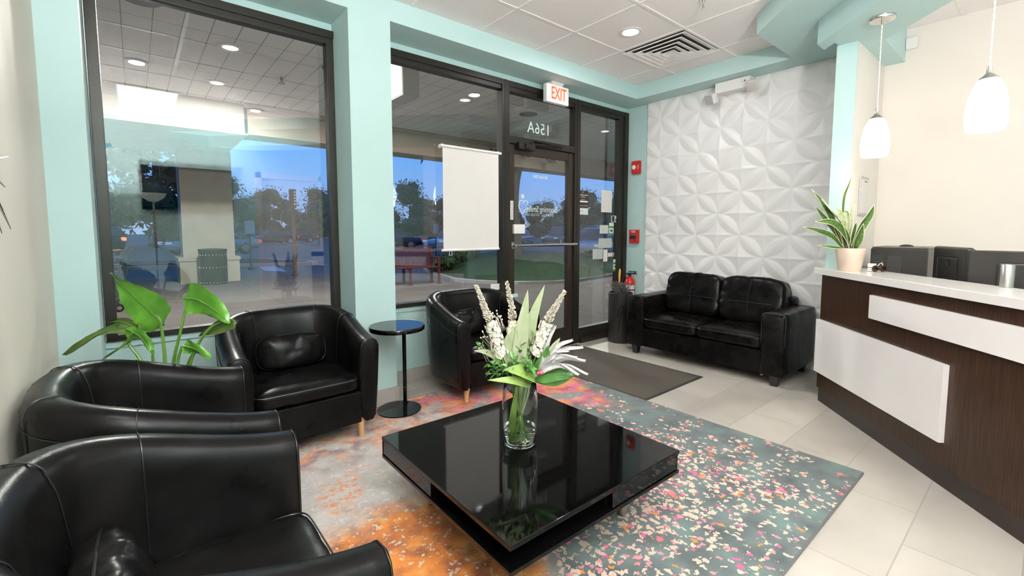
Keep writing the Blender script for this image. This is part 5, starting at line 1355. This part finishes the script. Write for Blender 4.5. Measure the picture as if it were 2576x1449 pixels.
# ------------------------------------------------------------------ cars
M['tyre'] = plain('tyre', (.012, .012, .012), .7); M['cglass'] = plain('car_glass', (.03, .045, .06), .08)
M['rim'] = plain('alloy_rim', (.42, .43, .45), .3, .8)
M['tail'] = glow('tail_lamp', (.6, .03, .02), .5); M['tail_on'] = glow('tail_lamp_lit', (1, .06, .03), 5.0); M['head'] = glow('head_lamp', (.75, .77, .8), .15); M['amber'] = glow('amber_lamp', (1, .35, .08), 4.0)
CARP = {}
def car(label, x, y, rz, col, kind='sedan', lit=False, L=4.7, plate=True):
    """nose towards local -x"""
    t = thing('parked_car', label, 'car', (x, y, -.062), RAD(rz), 'cars in the parking lot')
    Wd = .90; H = {'sedan': 1.45, 'suv': 1.75, 'van': 2.0}[kind]; h = L / 2
    key = ('paint',) + col
    if key not in CARP: CARP[key] = plain('car_paint', col, .22, .15, Coat_Weight=.6)
    pm = CARP[key]
    belt = {'sedan': .92, 'suv': 1.05, 'van': 1.05}[kind]
    st = [(-h, .50, .62, .80), (-h + .10, .30, .70, .93), (-h + .5, .24, .78, .98), (-h + 1.15, .22, belt - .04, 1.0), (-.3, .22, belt, 1.0), (h - 1.25, .22, belt + .02, 1.0), (h - .45, .24, belt + (.03 if kind == 'sedan' else .0), .98), (h - .08, .30, belt - .06, .93), (h, .48, belt - .25, .85)]
    b = MB(); n = 16
    for sx, z0, z1, k in st:
        for i in range(n):
            a = 2 * math.pi * i / n; yy = sgnp(math.cos(a), .45) * Wd * k; zz = (z0 + z1) / 2 + sgnp(math.sin(a), .55) * (z1 - z0) / 2
            yy *= 1 - .10 * max(0, (zz - .6)); b.v.append((sx, yy, zz))
    for j in range(len(st) - 1):
        for i in range(n): b.f.append((j * n + i, j * n + (i + 1) % n, (j + 1) * n + (i + 1) % n, (j + 1) * n + i))
    b.f.append(tuple(range(n))); b.f.append(tuple((len(st) - 1) * n + i for i in range(n)))
    b.build('body', pm, t, world=False, ang=50)
    g0 = {'sedan': [(-h + 1.25, belt - .05), (-.45, H - .06), (.2, H), (.75, H - .05), (h - .62, belt)], 'suv': [(-h + 1.25, belt - .05), (-.55, H - .07), (.3, H), (h - .55, H - .08), (h - .12, belt)], 'van': [(-h + .55, belt - .05), (-h + 1.2, H - .08), (.3, H), (h - .35, H - .06), (h - .06, belt)]}[kind]
    P_ = spline([(a_, 0, z) for a_, z in g0], 20); b = MB(); 
    for p in P_:
        f = max(0, (p.z - belt) / (H - belt)); wt_ = Wd * (.90 - .20 * f); zb = belt - .06
        for yy, z in ((-Wd * .90, zb), (-wt_ * 1.0, max(zb, p.z - .10 * f)), (-wt_ * .86, max(zb, p.z)), (wt_ * .86, max(zb, p.z)), (wt_, max(zb, p.z - .10 * f)), (Wd * .90, zb)): b.v.append((p.x, yy, z))
    for j in range(20):
        for i in range(5): b.f.append((j * 6 + i, j * 6 + i + 1, (j + 1) * 6 + i + 1, (j + 1) * 6 + i))
    cab = b.build('windows', M['cglass'], t, world=False, ang=40)
    rf = MB()
    lo, hi = 6, 15
    for j in range(lo, hi):
        p, q = P_[j], P_[j + 1]
        def rw(p_):
            f = max(0, (p_.z - belt) / (H - belt)); wt_ = Wd * (.90 - .20 * f); return [(p_.x, -wt_ * 1.01, p_.z - .10 * f - .015), (p_.x, -wt_ * .86, p_.z + .012), (p_.x, wt_ * .86, p_.z + .012), (p_.x, wt_ * 1.01, p_.z - .10 * f - .015)]
        rf.add(rw(p) + rw(q), [(0, 1, 5, 4), (1, 2, 6, 5), (2, 3, 7, 6)])
    for j in (1, 10, 18):
        p = P_[j]; f = max(0, (p.z - belt) / (H - belt)); wt_ = Wd * (.90 - .20 * f)
        for s_ in (-1, 1):
            pj = P_[min(20, j + (1 if j < 15 else 1))]
            rf.tube([(P_[3].x if j == 1 else P_[j].x, s_ * Wd * .90, belt - .03), (P_[6].x if j == 1 else (P_[10].x if j == 10 else P_[15].x), s_ * wt_ * (1.0 if j != 10 else 1.01), H - .14)], .03, 5)
    rf.build('roof', pm, t, world=False, ang=50)
    for sx in (-h + .85, h - .90):
        for s_ in (-1, 1):
            w_ = MB().lathe([(0, -.10), (.22, -.10), (.315, -.085), (.32, 0), (.315, .085), (.22, .10), (0, .10)], n=24, M=frame_m((sx, s_ * .80, .32), (1, 0, 0), (0, 0, 1))).build('wheel', M['tyre'], t, world=False)
            MB().lathe([(0, -.115), (.06, -.112), (.20, -.104), (.20, .104), (.06, .112), (0, .115)], n=16, M=frame_m((sx, s_ * .80, .32), (1, 0, 0), (0, 0, 1))).build('hub_cap', M['rim'], w_, world=False)
    for s_ in (-1, 1):
        MB().box(h - .16, s_ * .74 - .13, belt - .28, h - .005, s_ * .74 + .10, belt - .10, b=.02).build('tail_light', M['tail_on'] if lit else M['tail'], t, world=False)
        MB().box(-h - .0, s_ * .68 - .16, .60, -h + .22, s_ * .68 + .14, .73, b=.02).build('headlight', M['amber'] if lit == 2 else M['head'], t, world=False)
    if plate: MB().box(h - .02, -.16, belt - .36, h + .012, .16, belt - .20, b=.004).build('number_plate', M['paper'], t, world=False)
    return t
W1 = (.55, .60, .68); SV = (.30, .33, .36); DK = (.015, .018, .024); BL2 = (.03, .05, .09)
car('white sedan seen from behind through the narrow pane right of the door', 17.6, 14.6, 25, W1, 'sedan', True)
car('silver blue sedan with its front showing beside the window shade outside', 16.9, 26.6, 22, (.30, .40, .52), 'sedan')
car('dark sedan at the left of the pane behind the red bench', 14.2, 31.0, -20, DK, 'sedan')
car('silver sedan partly hidden behind the beige column outside', 3.4, 31.2, 12, SV, 'sedan')
car('long dark car with red tail lights at the far left of the left window', -1.9, 36.5, -72, DK, 'suv', True)
car('dark sedan in the far row, left of the brown post', 10.6, 50.5, 10, (.03, .035, .03), 'sedan')
car('dark green sedan in the far row, behind the brown post', 14.2, 56.0, -8, (.02, .03, .02), 'sedan')
car('black pickup sized car right of the beige column', 8.8, 57.5, 15, (.01, .01, .012), 'suv')
car('dark estate car behind the push bar of the door', 33.0, 32.0, 18, BL2, 'suv', False, 5.0)
car('small blue car left of the dark estate car, through the door glass', 31.6, 36.5, 30, (.10, .20, .32), 'sedan')
car('pale van far behind the white sedan', 45.5, 38.0, 30, (.45, .55, .66), 'van', False, 5.2)

# ------------------------------------------------------------------ trees and shrubs
def leafclump(b, core, c, r, nleaf, sz, flat=.8):
    c = Vector(c)
    core.ball(c, r * .6, (1, 1, flat), 9, 7)
    for k in range(nleaf):
        d = Vector((random.gauss(0, 1), random.gauss(0, 1), random.gauss(0, 1))).normalized()
        p = c + Vector((d.x * r, d.y * r, d.z * r * flat)) * random.uniform(.40, 1.12)
        x = Vector((random.gauss(0, 1), random.gauss(0, 1), random.gauss(0, 1))).normalized(); y = x.cross(d)
        if y.length < .1: continue
        y.normalize(); s = sz * random.uniform(.6, 1.2)
        b.add([p - x * s, p + y * s * .5, p + x * s, p - y * s * .5], [(0, 1, 2, 3)])
TM = [leafmat('tree_leaves', (.010, .028, .010), (.030, .065, .018), .8, .6), leafmat('tree_leaves_light', (.022, .05, .012), (.055, .095, .025), .8, .6), leafmat('tree_leaves_dry', (.04, .045, .022), (.085, .08, .04), .8, .6)]
bark = paint('bark', (.055, .042, .035), .9, .25, 6, .5)
def tree(label, x, y, h, w, m, seed, base=.15):
    random.seed(seed); t = thing('tree', label, 'tree', (x, y, -.062), 0, 'trees beyond the parking lot')
    MB().tube([(0, 0, 0), (.05, 0, h * .3), (0, .05, h * .6)], [h * .035, h * .025, h * .012], 8).build('trunk', bark, t, world=False)
    b = MB(); core = MB(); N = 18
    for k in range(N):
        a = random.uniform(0, 6.28); u = (k + .5) / N; rr = w * .5 * (math.sin(math.pi * (.25 + .72 * u)) ** .8) * random.uniform(.35, .8)
        leafclump(b, core, (rr * math.cos(a), rr * math.sin(a), h * (base + (.93 - base) * u)), w * .27 * random.uniform(.8, 1.2) * (1.1 - .5 * u), 210, h * .026)
    b.add(core.v, core.f)
    b.build('foliage', TM[m], t, world=False, smooth=False); return t
TS = [(-6, 44, 12, 11, 0, 'broad dark tree at the far left behind the parked dark car'), (1.5, 46, 13, 10, 0, 'tall dark tree left of the beige column'), (9, 70, 8.6, 9, 0, 'tree directly right of the beige column'), (15.5, 76, 7.4, 11, 1, 'wide green tree left of the brown post'), (23, 78, 8.0, 12, 1, 'wide green tree behind the brown post'), (31, 76, 8.4, 11, 0, 'dark tree at the right edge of the left window'), (40, 78, 10.5, 11, 2, 'tall brownish tree at the left edge of the middle pane'), (48, 80, 7.8, 11, 2, 'brownish low tree in the middle pane'), (53, 74, 9.8, 9, 2, 'brownish tall tree next to the window shade'), (61, 76, 8, 12, 0, 'dark tree hidden mostly by the window shade'), (70, 72, 7.5, 13, 0, 'low dark tree seen beside the shade and the door frame'), (66, 58, 8.8, 12, 0, 'wide dark tree in the left half of the door glass'), (74, 54, 9.4, 13, 0, 'wide dark tree in the middle of the door glass'), (79, 46, 8.6, 12, 0, 'wide dark tree behind the dark brown poster'), (74, 36, 9.2, 12, 0, 'bushy dark tree behind the blank white sheet'), (84, 36, 8.5, 12, 1, 'tree at the far right of the narrow pane')]
for i, (x, y, h, w_, m, lab) in enumerate(TS): tree(lab, x, y, h, w_, m, 30 + i, .10)
# big island tree whose trunk shows through the door glass
random.seed(77)
t = thing('island_tree', 'thick grey tree trunk on the grass island, seen through the door glass', 'tree', (9.42, 11.25, .30))
MB().tube(spline([(0, 0, -.1), (.02, -.01, .6), (-.03, .03, 1.6), (.05, -.04, 2.6), (.28, -.22, 3.6), (.5, -.4, 4.6)], 20), [.34 - .014 * k for k in range(21)], 14).build('trunk', bark, t, world=False)
MB().tube([(0, 0, 2.6), (-.5, .4, 3.6), (-1.2, 1.0, 4.4)], [.16, .12, .07], 8).tube([(.1, -.1, 2.9), (.9, .3, 3.8), (1.8, .6, 4.4)], [.14, .10, .05], 8).build('branch', bark, t, world=False)
b = MB(); core = MB()
for k in range(14): leafclump(b, core, (random.uniform(-2.6, 2.9), random.uniform(-1.6, 2.2), random.uniform(3.9, 5.6)), random.uniform(.6, 1.0), 90, .16)
for k in range(14): leafclump(b, MB(), (random.uniform(-2.2, 2.6), random.uniform(-1.0, 1.0), random.uniform(3.15, 3.5)), .16, 16, .10)
b.add(core.v, core.f); b.build('foliage', TM[0], t, world=False, smooth=False)
def shrub(label, x, y, z, r, seed):
    random.seed(seed); o = thing('shrub', label, 'shrub', (x, y, z), 0, 'low shrubs outside')
    b = MB(); core = MB()
    for k in range(7): leafclump(b, core, (random.uniform(-.6, .6) * r, random.uniform(-.6, .6) * r, r * random.uniform(.3, .62)), r * .5, 90, .075)
    b.add(core.v, core.f); b.build('foliage', TM[0], o, world=False, smooth=False)
    MB().tube([(0, 0, -.05), (0, 0, r * .5)], .03, 6).build('stem', bark, o, world=False)
shrub('rounded dark shrub right beside the red bench', 7.15, 11.7, .05, .62, 5)
shrub('rounded dark shrub behind and right of the red bench shrub', 8.35, 12.6, .15, .75, 6)
shrub('low dark shrub on the island by the narrow pane', 12.3, 10.1, .15, .45, 8)
